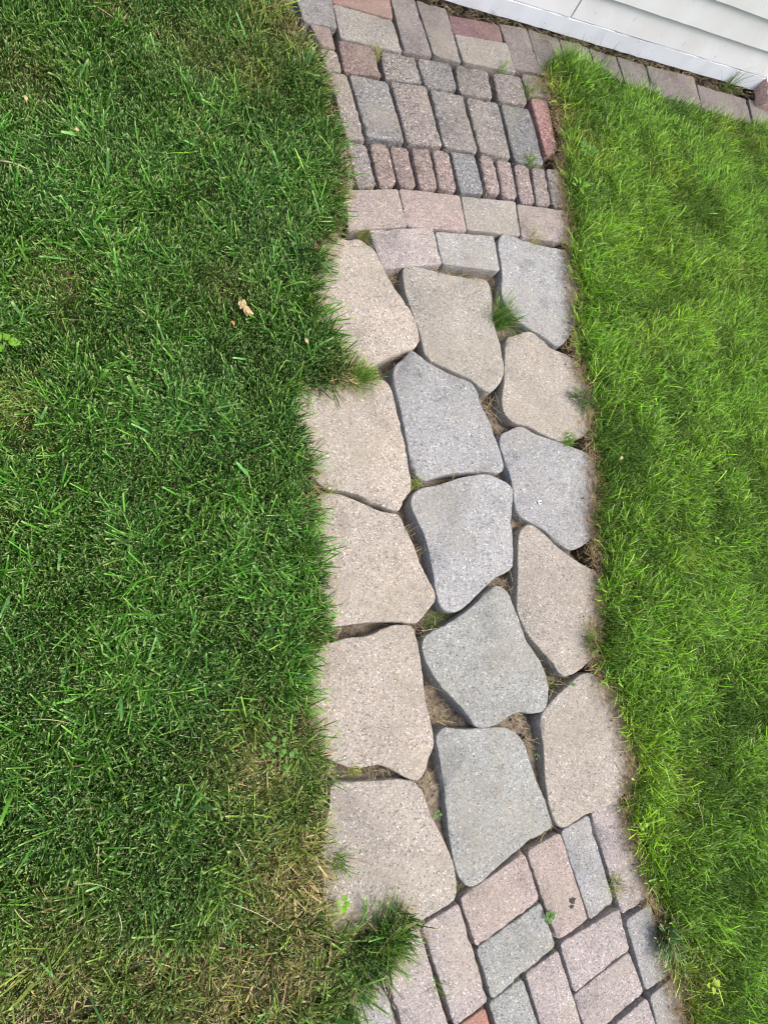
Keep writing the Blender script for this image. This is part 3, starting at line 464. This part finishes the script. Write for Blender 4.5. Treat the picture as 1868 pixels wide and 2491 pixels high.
# ------------------------------------------------------------------ the house wall
WA = Vector((1.4682, 2.0614, 0)); WD = Vector((.99526, .09721, 0)); WN = Vector((.09721, -.99526, 0))   # WN faces the path
wall = bpy.data.objects.new('house_wall', None); COL.objects.link(wall)
wall.matrix_world = Matrix((( WD.x, -WN.x, 0, WA.x), (WD.y, -WN.y, 0, WA.y), (0, 0, 1, 0), (0, 0, 0, 1)))
tag(wall, 'white painted clapboard house wall with skirting board at the top right', 'house wall')

def prism(name, s0, s1, prof, mat, seg=.05, wob=.0006, label=None, ragged=0):
    """profile in (depth, z), depth negative towards the path, swept along the wall from s0 to s1"""
    n = max(2, int((s1 - s0) / seg)); k = len(prof); vs = []; fs = []
    for i in range(n + 1):
        s = s0 + (s1 - s0) * i / n
        for j, (d, z) in enumerate(prof):
            ss = s
            if ragged and i == n: ss += math.sin(j * 2.3) * ragged
            vs.append((ss, d + random.uniform(-wob, wob), z + random.uniform(-wob, wob) * 1.5))
    for i in range(n):
        for j in range(k):
            a = i * k + j; b2 = i * k + (j + 1) % k
            fs.append((a, a + k, b2 + k, b2))
    fs.append(tuple(range(k))); fs.append(tuple(n * k + j for j in reversed(range(k))))
    me = bpy.data.meshes.new(name); me.from_pydata(vs, [], fs)
    bmm = bmesh.new(); bmm.from_mesh(me); bmesh.ops.recalc_face_normals(bmm, faces=bmm.faces); bmm.to_mesh(me); bmm.free()
    o = link(name, me, mat, wall)
    if label: o['label'] = label
    return o

S0, S1 = -1.9, 3.2
prism('skirting_board', S0, 1.085, [(.0, .010), (-.003, .008), (-.001, .064), (.000, .0662), (.03, .0672), (.03, .010)], M_SKIRT, .04, .0011, ragged=.012)
zz = .060
def board(s0, s1, z0, z1, first=False):
    # bottom edge proud, top edge tucked behind the board above
    prism('siding_board', s0, s1, [(.004 if not first else .010, z0), (.006 if not first else .012, z0 - .001), (.022, z1 + .018), (.034, z1 + .018), (.026, z0)] if False else
          [(-.0012, z0 + .002), (.0005, z0), (.013, z0), (.024, z1 + .010), (.010, z1 + .010)], M_SIDING, .06, .0005)
row = [(.0672, .158), (.158, .258)] + [(.258 + .1 * k, .358 + .1 * k) for k in range(22)]
for k, (z0, z1) in enumerate(row):
    if k == 0:
        board(S0, -.0235, z0, z1); board(-.0172, S1, z0, z1)
    else:
        board(S0, S1, z0, z1)
prism('foundation', S0, S1, [(.045, -.12), (.045, 2.5), (.09, 2.5), (.09, -.12)], M_FOUND, .5, .0)

# ------------------------------------------------------------------ grass
def to_frame(x, y, m=.06):
    """is the ground point inside the photograph (with a margin), for choosing how dense to grow"""
    p = np.stack([x, y, np.full(x.shape, -CAM_H)], 1) @ np.array(CAM_R)
    u = p[:, 0] / -p[:, 2]; v = p[:, 1] / -p[:, 2]
    return (np.abs(u) < .6236 + m) & (np.abs(v) < .8317 + m)

def blade_mesh(name, root, length, width, az, lean, curl, tint, mat, parent=None, twist=None, lv=(0, .45, .92, 1.0), wv=(.8, 1.0, .72, .5)):
    n = len(root); L = len(lv)
    dx, dy = np.cos(az), np.sin(az)
    tw = az + math.pi / 2 + (RNG.normal(0, .7, n) if twist is None else twist)
    wx, wy = np.cos(tw), np.sin(tw)
    P = np.zeros((n, L, 2, 3), np.float32)
    pos = root.copy().astype(float)
    for k in range(L):
        if k:
            tm = (lv[k] + lv[k - 1]) / 2; a = lean + curl * (tm - .35)
            st = (lv[k] - lv[k - 1]) * length
            h = np.sin(a) * st; pos = pos + np.stack([dx * h, dy * h, np.cos(a) * st], 1)
        for s, sg in ((0, -1), (1, 1)):
            q = width * .5 * wv[k] * sg
            P[:, k, s, 0] = pos[:, 0] + wx * q; P[:, k, s, 1] = pos[:, 1] + wy * q; P[:, k, s, 2] = pos[:, 2]
    me = bpy.data.meshes.new(name)
    me.vertices.add(n * L * 2); me.vertices.foreach_set('co', P.ravel())
    base = (np.arange(n) * L * 2)[:, None] + (np.arange(L - 1) * 2)[None, :]
    q = np.stack([base, base + 1, base + 3, base + 2], -1).reshape(-1)
    nf = n * (L - 1)
    me.loops.add(nf * 4); me.polygons.add(nf)
    me.loops.foreach_set('vertex_index', q); me.polygons.foreach_set('loop_start', np.arange(nf) * 4)
    me.polygons.foreach_set('use_smooth', np.ones(nf, bool))
    ca = me.attributes.new('tint', 'FLOAT_COLOR', 'POINT')
    cc = np.ones((n, L * 2, 4), np.float32); cc[:, :, :3] = tint[:, None, :]
    ca.data.foreach_set('color', cc.ravel())
    ta = me.attributes.new('along', 'FLOAT', 'POINT')
    ta.data.foreach_set('value', np.tile(np.repeat(np.array(lv, np.float32), 2), n))
    me.update(calc_edges=True)
    return link(name, me, mat, parent)

def scatter(poly, density, out_share):
    p = np.array(poly); x0, y0 = p.min(0); x1, y1 = p.max(0)
    n = int((x1 - x0) * (y1 - y0) * density)
    x = RNG.uniform(x0, x1, n); y = RNG.uniform(y0, y1, n)
    k = to_frame(x, y) | (RNG.random(n) < out_share)
    x, y = x[k], y[k]
    wx = x + (fbm(x, y, 30, 31) - .5) * .034; wy = y + (fbm(x, y, 30, 33) - .5) * .034
    k = inside(wx, wy, poly)
    return x[k], y[k]

def pick(x, *cols):
    """blend a list of (weight array, colour)"""
    c = np.zeros((len(x), 3)); 
    for w, col in cols:
        c = c * (1 - w[:, None]) + np.array(col)[None, :] * w[:, None]
    return c

def lawn(side):
    left = side == 'left'
    poly = LEFT if left else RIGHT
    x, y = scatter(poly, 125000 if left else 125000, .3)
    n = len(x)
    d, ex, ey = edge_dist(x, y, poly)
    dry = blobs(x, y, DRY if left else DRYR)
    clump = fbm(x, y, 26 if left else 34, 6)                        # tufts a few centimetres across
    keep = RNG.random(n) < np.clip(.5 + 2.0 * (clump - .34), .38, 1) * (1 - .35 * dry)
    x, y, d, ex, ey, dry, clump = [a[keep] for a in (x, y, d, ex, ey, dry, clump)]
    n = len(x); one = np.ones(n); R = RNG.random
    hue = fbm(x, y, 7, 12); hue2 = vnoise(x, y, 55, 15)
    # lean: a slow field plus scatter, and outwards over the stones near the edge
    fld = vnoise(x, y, 9 if left else 6, 20) * 4 * math.pi
    # an under-storey of short upright blades and, in clumps, long blades lying over it
    patchy = fbm(x, y, 13 if left else 10, 41)
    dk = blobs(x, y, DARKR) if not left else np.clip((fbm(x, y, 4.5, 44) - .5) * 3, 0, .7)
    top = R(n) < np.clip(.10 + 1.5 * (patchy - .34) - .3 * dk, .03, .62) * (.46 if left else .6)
    if left:
        az = np.where(R(n) < .65, R(n) * 2 * math.pi, fld + RNG.normal(0, .7, n))
        lean = np.where(top, RNG.normal(1.12, .24, n), np.abs(RNG.normal(.6, .35, n))); curl = RNG.normal(.15, .3, n)
        length = np.where(top, RNG.uniform(.044, .086, n), RNG.uniform(.026, .050, n) * (.75 + .5 * clump))
        width = np.where(top, RNG.gamma(8, .00026, n) + .0006, RNG.gamma(6, .0002, n) + .0005)
    else:
        base_az = .5 + (vnoise(x, y, 5, 20) - .5) * 4.5
        az = np.where(R(n) < .62, R(n) * 2 * math.pi, base_az + RNG.normal(0, .8, n))
        lean = np.where(top, RNG.normal(1.0, .26, n), np.abs(RNG.normal(.45, .3, n))); curl = RNG.normal(.3, .4, n)
        length = np.where(top, RNG.uniform(.034, .068, n), RNG.uniform(.024, .042, n) * (.75 + .5 * clump))
        width = np.where(top, RNG.gamma(6, .00022, n) + .0006, RNG.gamma(5, .00018, n) + .0004)
    big = R(n) < (.035 if left else .012)
    width = np.where(big, width * 1.7 + .0008, width)
    near = np.exp(-(d / .022) ** 2) * (R(n) < .75)
    outw = np.arctan2(ey, ex) + RNG.normal(0, .5, n)
    if left:
        az = np.where(near > .3, outw, az); lean = lean * (1 - near * .3) + near * .25
    else:
        az = np.where((near > .45) & (R(n) < .7), outw, az)
        length *= 1 - .25 * np.exp(-(d / .015) ** 2)
    length = length * (1 - .3 * dry)
    lean = np.clip(lean + dry * .25, 0, 1.45)
    dead = R(n) < (.025 + .62 * dry ** 1.2 if left else .02 + .4 * dry)
    if left:
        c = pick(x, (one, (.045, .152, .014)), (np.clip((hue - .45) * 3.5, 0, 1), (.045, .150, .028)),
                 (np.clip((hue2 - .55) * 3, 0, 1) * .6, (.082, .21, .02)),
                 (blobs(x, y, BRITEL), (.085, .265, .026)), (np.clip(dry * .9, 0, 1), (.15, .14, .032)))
        c = c * np.where(top, 1.12, .56)[:, None] * (1 - .35 * np.clip((fbm(x, y, 3.2, 51) - .5) * 4, 0, 1))[:, None]  # lit top layer and shaded under-storey put into the blade colour
        c = np.where((big & (R(n) < .6))[:, None], np.array((.085,.22,.06)), c)
        yel = R(n) < .05
        c = np.where(yel[:, None], np.array((.15, .27, .035)), c)
    else:
        c = pick(x, (one, (.094, .230, .013)), (np.clip((hue - .5) * 3, 0, 1) * .7, (.105, .27, .014)),
                 (np.clip((hue2 - .55) * 3, 0, 1) * .6, (.13, .27, .025)),
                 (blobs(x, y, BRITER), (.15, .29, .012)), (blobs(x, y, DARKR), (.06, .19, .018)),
                 (np.clip(dry, 0, 1), (.22, .26, .04)))
        c = c * np.where(top, 1.5, .62)[:, None] * np.array((1.04, 1, .62))  # top blades coloured lighter as if lit, under-storey darker as if shaded
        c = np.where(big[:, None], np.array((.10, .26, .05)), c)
        litb = top & (R(n) < .22)  # some top blades get a pale colour painted as light catching them
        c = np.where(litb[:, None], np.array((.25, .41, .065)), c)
        tall = (d < .035) & (y > 1.25) & (ey > .3) & (R(n) < .10)
        length = np.where(tall, length * 1.9, length); lean = np.where(tall, lean * .8, lean); width = np.where(tall, width * .8, width)
        c = np.where(tall[:, None], np.array((.06, .15, .03)), c)
    straw = np.array((.34, .27, .13)) * RNG.uniform(.45, 1.15, (n, 1))
    c = np.where(dead[:, None], straw, c)
    c = c * np.exp(np.clip(RNG.normal(0, .5, (n, 1)), -1.3, .75)) * RNG.uniform(.93, 1.07, (n, 3))
    length = np.where(dead, length * .85, length); lean = np.where(dead, np.clip(lean + .4, 0, 1.5), lean)
    root = np.stack([x, y, lawn_height(x, y) - .002 + np.where(top, .010 * R(n), 0)], 1)
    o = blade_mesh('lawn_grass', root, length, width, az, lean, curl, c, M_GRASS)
    tag(o, 'coarse dark green mown lawn with dry patches on the left of the path' if left else
        'fine bright yellow green lawn on the right between path and house', 'grass', kind='stuff')
    return n
NL, NR = lawn('left'), lawn('right')

# thatch: dead fibres lying along the lawn edges, in the joints and along the wall
def fibres(name, x, y, z, lmin, lmax, label, wmin=.0005, wmax=.0012, az=None, lift=.25, cols=((.36, .28, .16), (.2, .14, .08))):
    n = len(x)
    az = RNG.uniform(0, 2 * math.pi, n) if az is None else az
    k = RNG.random((n, 1))
    c = (np.array(cols[0]) * k + np.array(cols[1]) * (1 - k)) * RNG.uniform(.7, 1.3, (n, 1))
    root = np.stack([x, y, z], 1)
    o = blade_mesh(name, root, RNG.uniform(lmin, lmax, n), RNG.uniform(wmin, wmax, n), az, np.clip(RNG.normal(math.pi / 2 - lift * .55, lift * .6, n), .4, 1.6),
                   RNG.normal(.25, .35, n), c, M_DRY, twist=RNG.normal(0, .3, n))
    return tag(o, label, 'dry grass', kind='stuff')

def along(line, per_m, sd, shift=0):
    X, Y, A = [], [], []
    for (x1, y1), (x2, y2) in zip(line[:-1], line[1:]):
        L = math.hypot(x2 - x1, y2 - y1); k = RNG.poisson(L * per_m)
        t = RNG.random(k); nx, ny = -(y2 - y1) / L, (x2 - x1) / L
        o = RNG.normal(shift, sd, k)
        X.append(x1 + (x2 - x1) * t + nx * o); Y.append(y1 + (y2 - y1) * t + ny * o)
    return np.concatenate(X), np.concatenate(Y)
ex, ey = along(EDGE_R, 1500, .009, -.002)
ex2, ey2 = along(EDGE_R, 480, .02, -.018)
ex = np.r_[ex, ex2]; ey = np.r_[ey, ey2]
fibres('dry_thatch', ex, ey, np.maximum(lawn_height(ex, ey), 0) + .002 + RNG.random(len(ex)) * .006, .012, .045, 'brown dead thatch along the right lawn edge of the path', lift=.4)
lx, ly = along(LEFT[2:44], 900, .016, .006)
fibres('dry_thatch', lx, ly, np.maximum(lawn_height(lx, ly), 0) + .002 + RNG.random(len(lx)) * .006, .012, .04, 'pale dead thatch along the left lawn edge of the path', lift=.4, cols=((.42, .36, .2), (.26, .2, .1)))
gx, gy = [], []
for x, y in GAPS:
    k = 15
    gx.append(RNG.normal(x, .012, k)); gy.append(RNG.normal(y, .012, k))
gx = np.concatenate(gx); gy = np.concatenate(gy)
fibres('dry_clippings', gx, gy, RNG.uniform(-.028, .004, len(gx)), .012, .045, 'dry grass clippings caught in the joints between the stones', lift=.3, cols=((.40, .33, .19), (.17, .13, .075)))
wl = [(WA.x + WD.x * s - .0, WA.y + WD.y * s - .015) for s in (-.75, -.4, 0, .4, .8, 1.2)]
wx, wy = along(wl, 520, .012)
fibres('dry_clippings', wx, wy, RNG.uniform(.0, .008, len(wx)), .015, .06, 'dry clippings lying along the foot of the house wall', lift=.3, cols=((.36, .31, .19), (.12, .09, .06)))
# scattered clippings on the stones
sx = RNG.uniform(.35, 1.35, 130); sy = RNG.uniform(-.9, 1.9, 130)
okk = ~inside(sx, sy, LEFT) & ~inside(sx, sy, RIGHT)
fibres('dry_clippings', sx[okk], sy[okk], np.full(okk.sum(), .003), .01, .04, 'single dry clippings scattered over the paving stones', .0004, .0008, lift=.08, cols=((.5, .42, .28), (.35, .28, .18)))

# crumbs of soil and grit in the joints and along the lawn edges
px_, py_ = [], []
for x, y in GAPS:
    px_.append(RNG.normal(x, .016, 22)); py_.append(RNG.normal(y, .016, 22))
e1, e2 = along(EDGE_R, 420, .014, -.012); l1, l2 = along(LEFT[2:44], 160, .012, -.004)
on = np.r_[np.zeros(sum(map(len, px_)), bool), np.ones(len(e1) + len(l1), bool)]
px_ = np.r_[np.concatenate(px_), e1, l1]; py_ = np.r_[np.concatenate(py_), e2, l2]
pz_ = np.where(on, .002, bed_height(px_, py_) + .002)
oc = np.array([(1, 0, 0), (0, 1, 0), (-1, 0, 0), (0, -1, 0), (0, 0, 1), (0, 0, -1)], float); of = [(0, 1, 4), (1, 2, 4), (2, 3, 4), (3, 0, 4), (1, 0, 5), (2, 1, 5), (3, 2, 5), (0, 3, 5)]
cv, cf = [], []
for i, (x, y, z) in enumerate(zip(px_, py_, pz_)):
    sz = float(np.clip(RNG.gamma(2.2, .0009), .0006, .006)) * (.6 if on[i] else 1)
    cv += [tuple(v) for v in np.array((x, y, z)) + (oc + RNG.normal(0, .3, (6, 3))) * sz]; cf += [tuple(i * 6 + k for k in f) for f in of]
me = bpy.data.meshes.new('soil_crumbs'); me.from_pydata(cv, [], cf)
tag(link('soil_crumbs', me, M_BED), 'brown crumbs of soil and grit in the joints and along the lawn edges', 'soil', kind='stuff')

# grass tufts in the joints and at the edges, each a thing
KEY = {'deep': (.055, .15, .012), 'mid': (.11, .25, .02), 'yellow': (.27, .33, .06), 'blue': (.15, .26, .11), 'straw': (.3, .3, .12), 'mossy': (.085, .13, .03)}
for label, (x, y), (tx, ty), cnt, ln, sp, key in TUFT:
    n = int(cnt * 1.6)
    a0 = math.atan2(ty - y, tx - x)
    r = .012 if cnt < 60 else .022
    rx = RNG.normal(0, r * .6, n); ry = RNG.normal(0, r * .6, n)
    az = a0 + RNG.normal(0, sp, n)
    c = np.array(KEY[key]) * RNG.uniform(.55, 1.4, (n, 1)) * RNG.uniform(.92, 1.08, (n, 3))
    dead = RNG.random(n) < .15
    c = np.where(dead[:, None], np.array((.36, .3, .15)) * RNG.uniform(.6, 1.1, (n, 1)), c)
    w = RNG.uniform(.0008, .0018, n) * (2.4 if key == 'blue' else 1)
    lnn = ln * RNG.uniform(.45, 1.15, n)
    o = blade_mesh('grass_tuft', np.stack([rx, ry, RNG.uniform(-.012, .0, n)], 1), lnn, w, az, np.clip(RNG.normal(.75, .35, n), .05, 1.4), RNG.normal(.4, .3, n), c, M_GRASS)
    zb = .004 if inside(np.array([x]), np.array([y]), LEFT)[0] or inside(np.array([x]), np.array([y]), RIGHT)[0] else -.004
    o.location = (x, y, zb)
    tag(o, label, 'grass tuft', 'grass tufts in the joints and along the path edges')

# moss in the joints
mx, my = [], []
for x, y in MOSSJ:
    mx.append(RNG.normal(x, .008, 60)); my.append(RNG.normal(y, .008, 60))
mx = np.concatenate(mx); my = np.concatenate(my); n = len(mx)
o = blade_mesh('moss', np.stack([mx, my, RNG.uniform(-.03, -.008, n)], 1), RNG.uniform(.003, .01, n), RNG.uniform(.0008, .002, n), RNG.uniform(0, 6.28, n), RNG.uniform(.2, 1.2, n), RNG.normal(0, .3, n),
               np.array((.12, .18, .035)) * RNG.uniform(.5, 1.4, (n, 1)), M_GRASS)
tag(o, 'small green moss growing in the brick joints', 'moss', kind='stuff')

# ------------------------------------------------------------------ small plants with leaves of their own
def leaf_mesh(name, length, width, bend=.5, lobes=0):
    vs, fs = [], []; K = 7
    for i in range(K + 1):
        t = i / K
        w = width * (math.sin(math.pi * min(1, t * 1.02 + .02)) ** .7) * (1 + (.3 * math.sin(t * 9) if lobes else 0)) * .5
        x = length * (t - bend * .15 * t * t); z = length * bend * (.5 * t - .75 * t * t)
        vs += [(x, -w, z + w * .25), (x, 0, z), (x, w, z + w * .25)]
    for i in range(K):
        a = i * 3
        fs += [(a, a + 3, a + 4, a + 1), (a + 1, a + 4, a + 5, a + 2)]
    me = bpy.data.meshes.new(name); me.from_pydata(vs, [], fs)
    me.polygons.foreach_set('use_smooth', np.ones(len(fs), bool))
    return me

for k, (label, (x, y), cnt, ln, colr) in enumerate(WEED):
    root = bpy.data.objects.new('weed', None); COL.objects.link(root)
    root.location = (x, y, .004 if ln < .012 or cnt < 3 or 'gap' in label or 'joint' in label else .034)
    tag(root, label, 'weed', 'small broadleaf weeds in lawn and joints')
    mt = plain('weed_leaf_green', colr, .5, .3)
    lm = leaf_mesh('leaf', ln, ln * (.38 if ln > .025 else .8), .5, ln > .025)
    lm.materials.append(mt)
    for i in range(cnt):
        o = bpy.data.objects.new('leaf', lm); COL.objects.link(o); o.parent = root
        a = i * 2.4 + random.uniform(-.3, .3); rr = random.uniform(.1, .5) * ln if cnt < 10 else random.uniform(.3, 2.4) * ln
        o.location = (math.cos(a) * rr, math.sin(a) * rr, random.uniform(0, .004))
        o.rotation_euler = (random.uniform(-.3, .3), random.uniform(-.5, .1), a + random.uniform(-.4, .4))
        s = random.uniform(.7, 1.15); o.scale = (s, s, s)

# ------------------------------------------------------------------ litter
M_STRAW = plain('pale_straw', (.46, .43, .24), .8)
def tube(name, pts, r, mat, taper=.4):
    vs, fs = [], []; K = 5
    for i, p in enumerate(pts):
        t = i / (len(pts) - 1); rad = r * (1 - (1 - taper) * t)
        q = pts[min(i + 1, len(pts) - 1)] - pts[max(i - 1, 0)]; q.normalize()
        u = q.cross(Vector((0, 0, 1))).normalized(); v = u.cross(q)
        for j in range(K):
            a = 2 * math.pi * j / K
            vs.append(tuple(p + u * math.cos(a) * rad + v * math.sin(a) * rad))
    for i in range(len(pts) - 1):
        for j in range(K):
            fs.append((i * K + j, i * K + (j + 1) % K, (i + 1) * K + (j + 1) % K, (i + 1) * K + j))
    fs.append(tuple(range(K))[::-1]); fs.append(tuple((len(pts) - 1) * K + j for j in range(K)))
    me = bpy.data.meshes.new(name); me.from_pydata(vs, [], fs)
    me.polygons.foreach_set('use_smooth', np.ones(len(fs), bool))
    return link(name, me, mat)
STRAW_LABEL = ['pale broad dry straw at the upper left edge of the lawn', 'long pale curved straw lying on the lower left lawn', 'thin pale straw near the left edge of the lower lawn',
 'short curved straw in the dry olive part of the left lawn', 'long wavy pale green stem near the bare patch in the left lawn', 'thin white straw lying from the left lawn onto the lowest beige flagstone',
 'pale straw standing out in the bright right lawn', 'short straw near the bottom left corner of the lawn', 'small tan straw in the lower left lawn under the wavy stem', 'curved straw lying on the beige flagstone left of a grey one',
 'pale straw across the upper corner of a beige flagstone at the lawn edge', 'tan leaf sliver at the far left of the middle lawn', 'thin stem in the upper left lawn', 'upright pale stalk in the lower left lawn', 'curled straw on the square grey cobble paver']
for (p0, p1, z), lab in zip(STRAW, STRAW_LABEL):
    a, b2 = Vector((p0[0], p0[1], z)), Vector((p1[0], p1[1], z + random.uniform(-.003, .003)))
    d = b2 - a; side = d.cross(Vector((0, 0, 1))) * random.uniform(-.14, .14)
    pts = [a + d * t + side * math.sin(math.pi * t) + Vector((0, 0, (.006 if z > .01 else .001) * math.sin(math.pi * t))) for t in [i / 8 for i in range(9)]]
    wide = 'broad' in lab
    o = tube('dry_straw', pts, .0022 if wide else .0009 if z > .01 else .0006, M_STRAW)
    tag(o, lab, 'straw', 'dry straws lying on lawn and stones')

# dry seed head on the left lawn: a rachis with rows of husks
root = bpy.data.objects.new('dry_seed_head', None); COL.objects.link(root)
root.location = (LEAFPOS[0], LEAFPOS[1], .04); root.rotation_euler = (0, .15, -.95)
tag(root, 'pale tan dry seed head lying on the left lawn', 'seed head')
M_HUSK = plain('dry_husk', (.52, .40, .22), .8, .15)
r_ = tube('stem', [Vector((-.024 + .048 * i / 5, .0006 * math.sin(i), 0)) for i in range(6)], .0012, M_HUSK); r_.parent = root
hm = leaf_mesh('husk', .013, .0062, .9); hm.materials.append(M_HUSK)
for i in range(34):
    o = bpy.data.objects.new('husk', hm); COL.objects.link(o); o.parent = root
    t = i / 33
    o.location = (-.019 + .032 * t, random.uniform(-.004, .004), random.uniform(-.001, .004))
    o.rotation_euler = (random.uniform(-.6, .6), random.uniform(-.5, .2), (.55 if i % 2 else -.55) + random.uniform(-.3, .3))
for (x, y), lab in zip(BIT, ['tan dry leaf scrap with a stalk in the upper left lawn', 'small pale dry scrap at the upper left edge of the lawn', 'orange brown leaf scrap below the tan seed head', 'pale crumb on the left lawn by the first beige flagstone', 'tan curled scrap in the right lawn by the middle flagstones']):
    lm = leaf_mesh('dry_leaf_scrap', .017, .008, 1.0)
    o = link('dry_leaf_scrap', lm, plain('dry_scrap', (.5, .38, .22) if 'orange' not in lab else (.42, .2, .08), .8, .15))
    o.location = (x, y, .04); o.rotation_euler = (.2, -.1, random.uniform(0, 6))
    tag(o, lab, 'leaf scrap', 'dry leaf scraps on the lawns')

def splat(name, loc, r, mat, label, cat, seed, flat=.12):
    rnd = random.Random(seed); vs = [(0, 0, r * flat)]; fs = []; K = 16
    ph = [rnd.uniform(.55, 1.15) for _ in range(K)]
    for k, (rr, z) in enumerate(((.55, .85), (1.0, 0.0))):
        for i in range(K):
            a = 2 * math.pi * i / K; q = r * rr * ph[i] * (1 + .12 * math.sin(3 * a))
            vs.append((math.cos(a) * q, math.sin(a) * q * .8, r * flat * z))
    for i in range(K):
        j = (i + 1) % K
        fs += [(0, 1 + i, 1 + j), (1 + i, 1 + K + i, 1 + K + j, 1 + j)]
    me = bpy.data.meshes.new(name); me.from_pydata(vs, [], fs); me.polygons.foreach_set('use_smooth', np.ones(len(fs), bool))
    o = link(name, me, mat); o.location = loc
    return tag(o, label, cat)
sp = splat('bird_dropping', (DROP[0], DROP[1], .0025), .008, plain('white_dropping', (.85, .85, .83), .7), 'small white bird dropping on the right blue grey flagstone', 'bird dropping', 3)
cr = splat('dropping_core', (.0005, -.003, .0012), .0032, plain('dark_core', (.03, .03, .03), .8), None, None, 5); cr.parent = sp
sm = splat('dark_smudge', (SMUDGE[0], SMUDGE[1] + .006, .0022), .010, plain('black_smudge', (.05, .04, .035), .9), 'black smudge on the pink brick beside a grey brick', 'smudge', 8, .06)
c2 = splat('smudge_blot', (-.005, -.012, 0), .006, sm.data.materials[0], None, None, 12, .06); c2.parent = sm

# broken cored brick lying at the foot of the wall, far right
bm = bmesh.new()
M_RED = concrete('broken_brick_clay', 260, .4, .8)
cu = bpy.data.curves.new('broken_brick', 'CURVE'); cu.dimensions = '2D'; cu.fill_mode = 'BOTH'; cu.extrude = .028; cu.bevel_depth = .002
def spl(pts):
    s = cu.splines.new('POLY'); s.points.add(len(pts) - 1); s.use_cyclic_u = True
    for q, p in zip(s.points, pts): q.co = (p[0], p[1], 0, 1)
spl([(.006, -.012), (.0, -.03), (.006, -.047), (.03, -.05), (.08, -.05), (.2, -.05), (.2, .05), (.07, .05), (.012, .05), (.004, .03), (.01, .01)])
for cx_, rr in ((.026, .008), (.056, .010), (.1, .012)):
    spl([(cx_ + rr * .8 * math.cos(-2 * math.pi * i / 14), .0 + rr * 1.5 * math.sin(-2 * math.pi * i / 14)) for i in range(14)])
tmp = bpy.data.objects.new('tmp', cu); COL.objects.link(tmp)
dg = bpy.context.evaluated_depsgraph_get()
me = bpy.data.meshes.new_from_object(tmp.evaluated_get(dg)); bpy.data.objects.remove(tmp)
me.name = 'broken_brick'
me.materials.clear()
bb = link('broken_brick', me, M_RED)
bb.color = lin((222, 186, 178)) + (1,)
p = WA + WD * 1.03 + WN * .035
bb.location = (p.x, p.y, .034); bb.rotation_euler = (.12, 0, math.atan2(WD.y, WD.x) - .12)
tag(bb, 'broken pinkish brick with core holes lying by the house wall at the far right', 'brick')
bm.free()
print('blades', NL, NR)
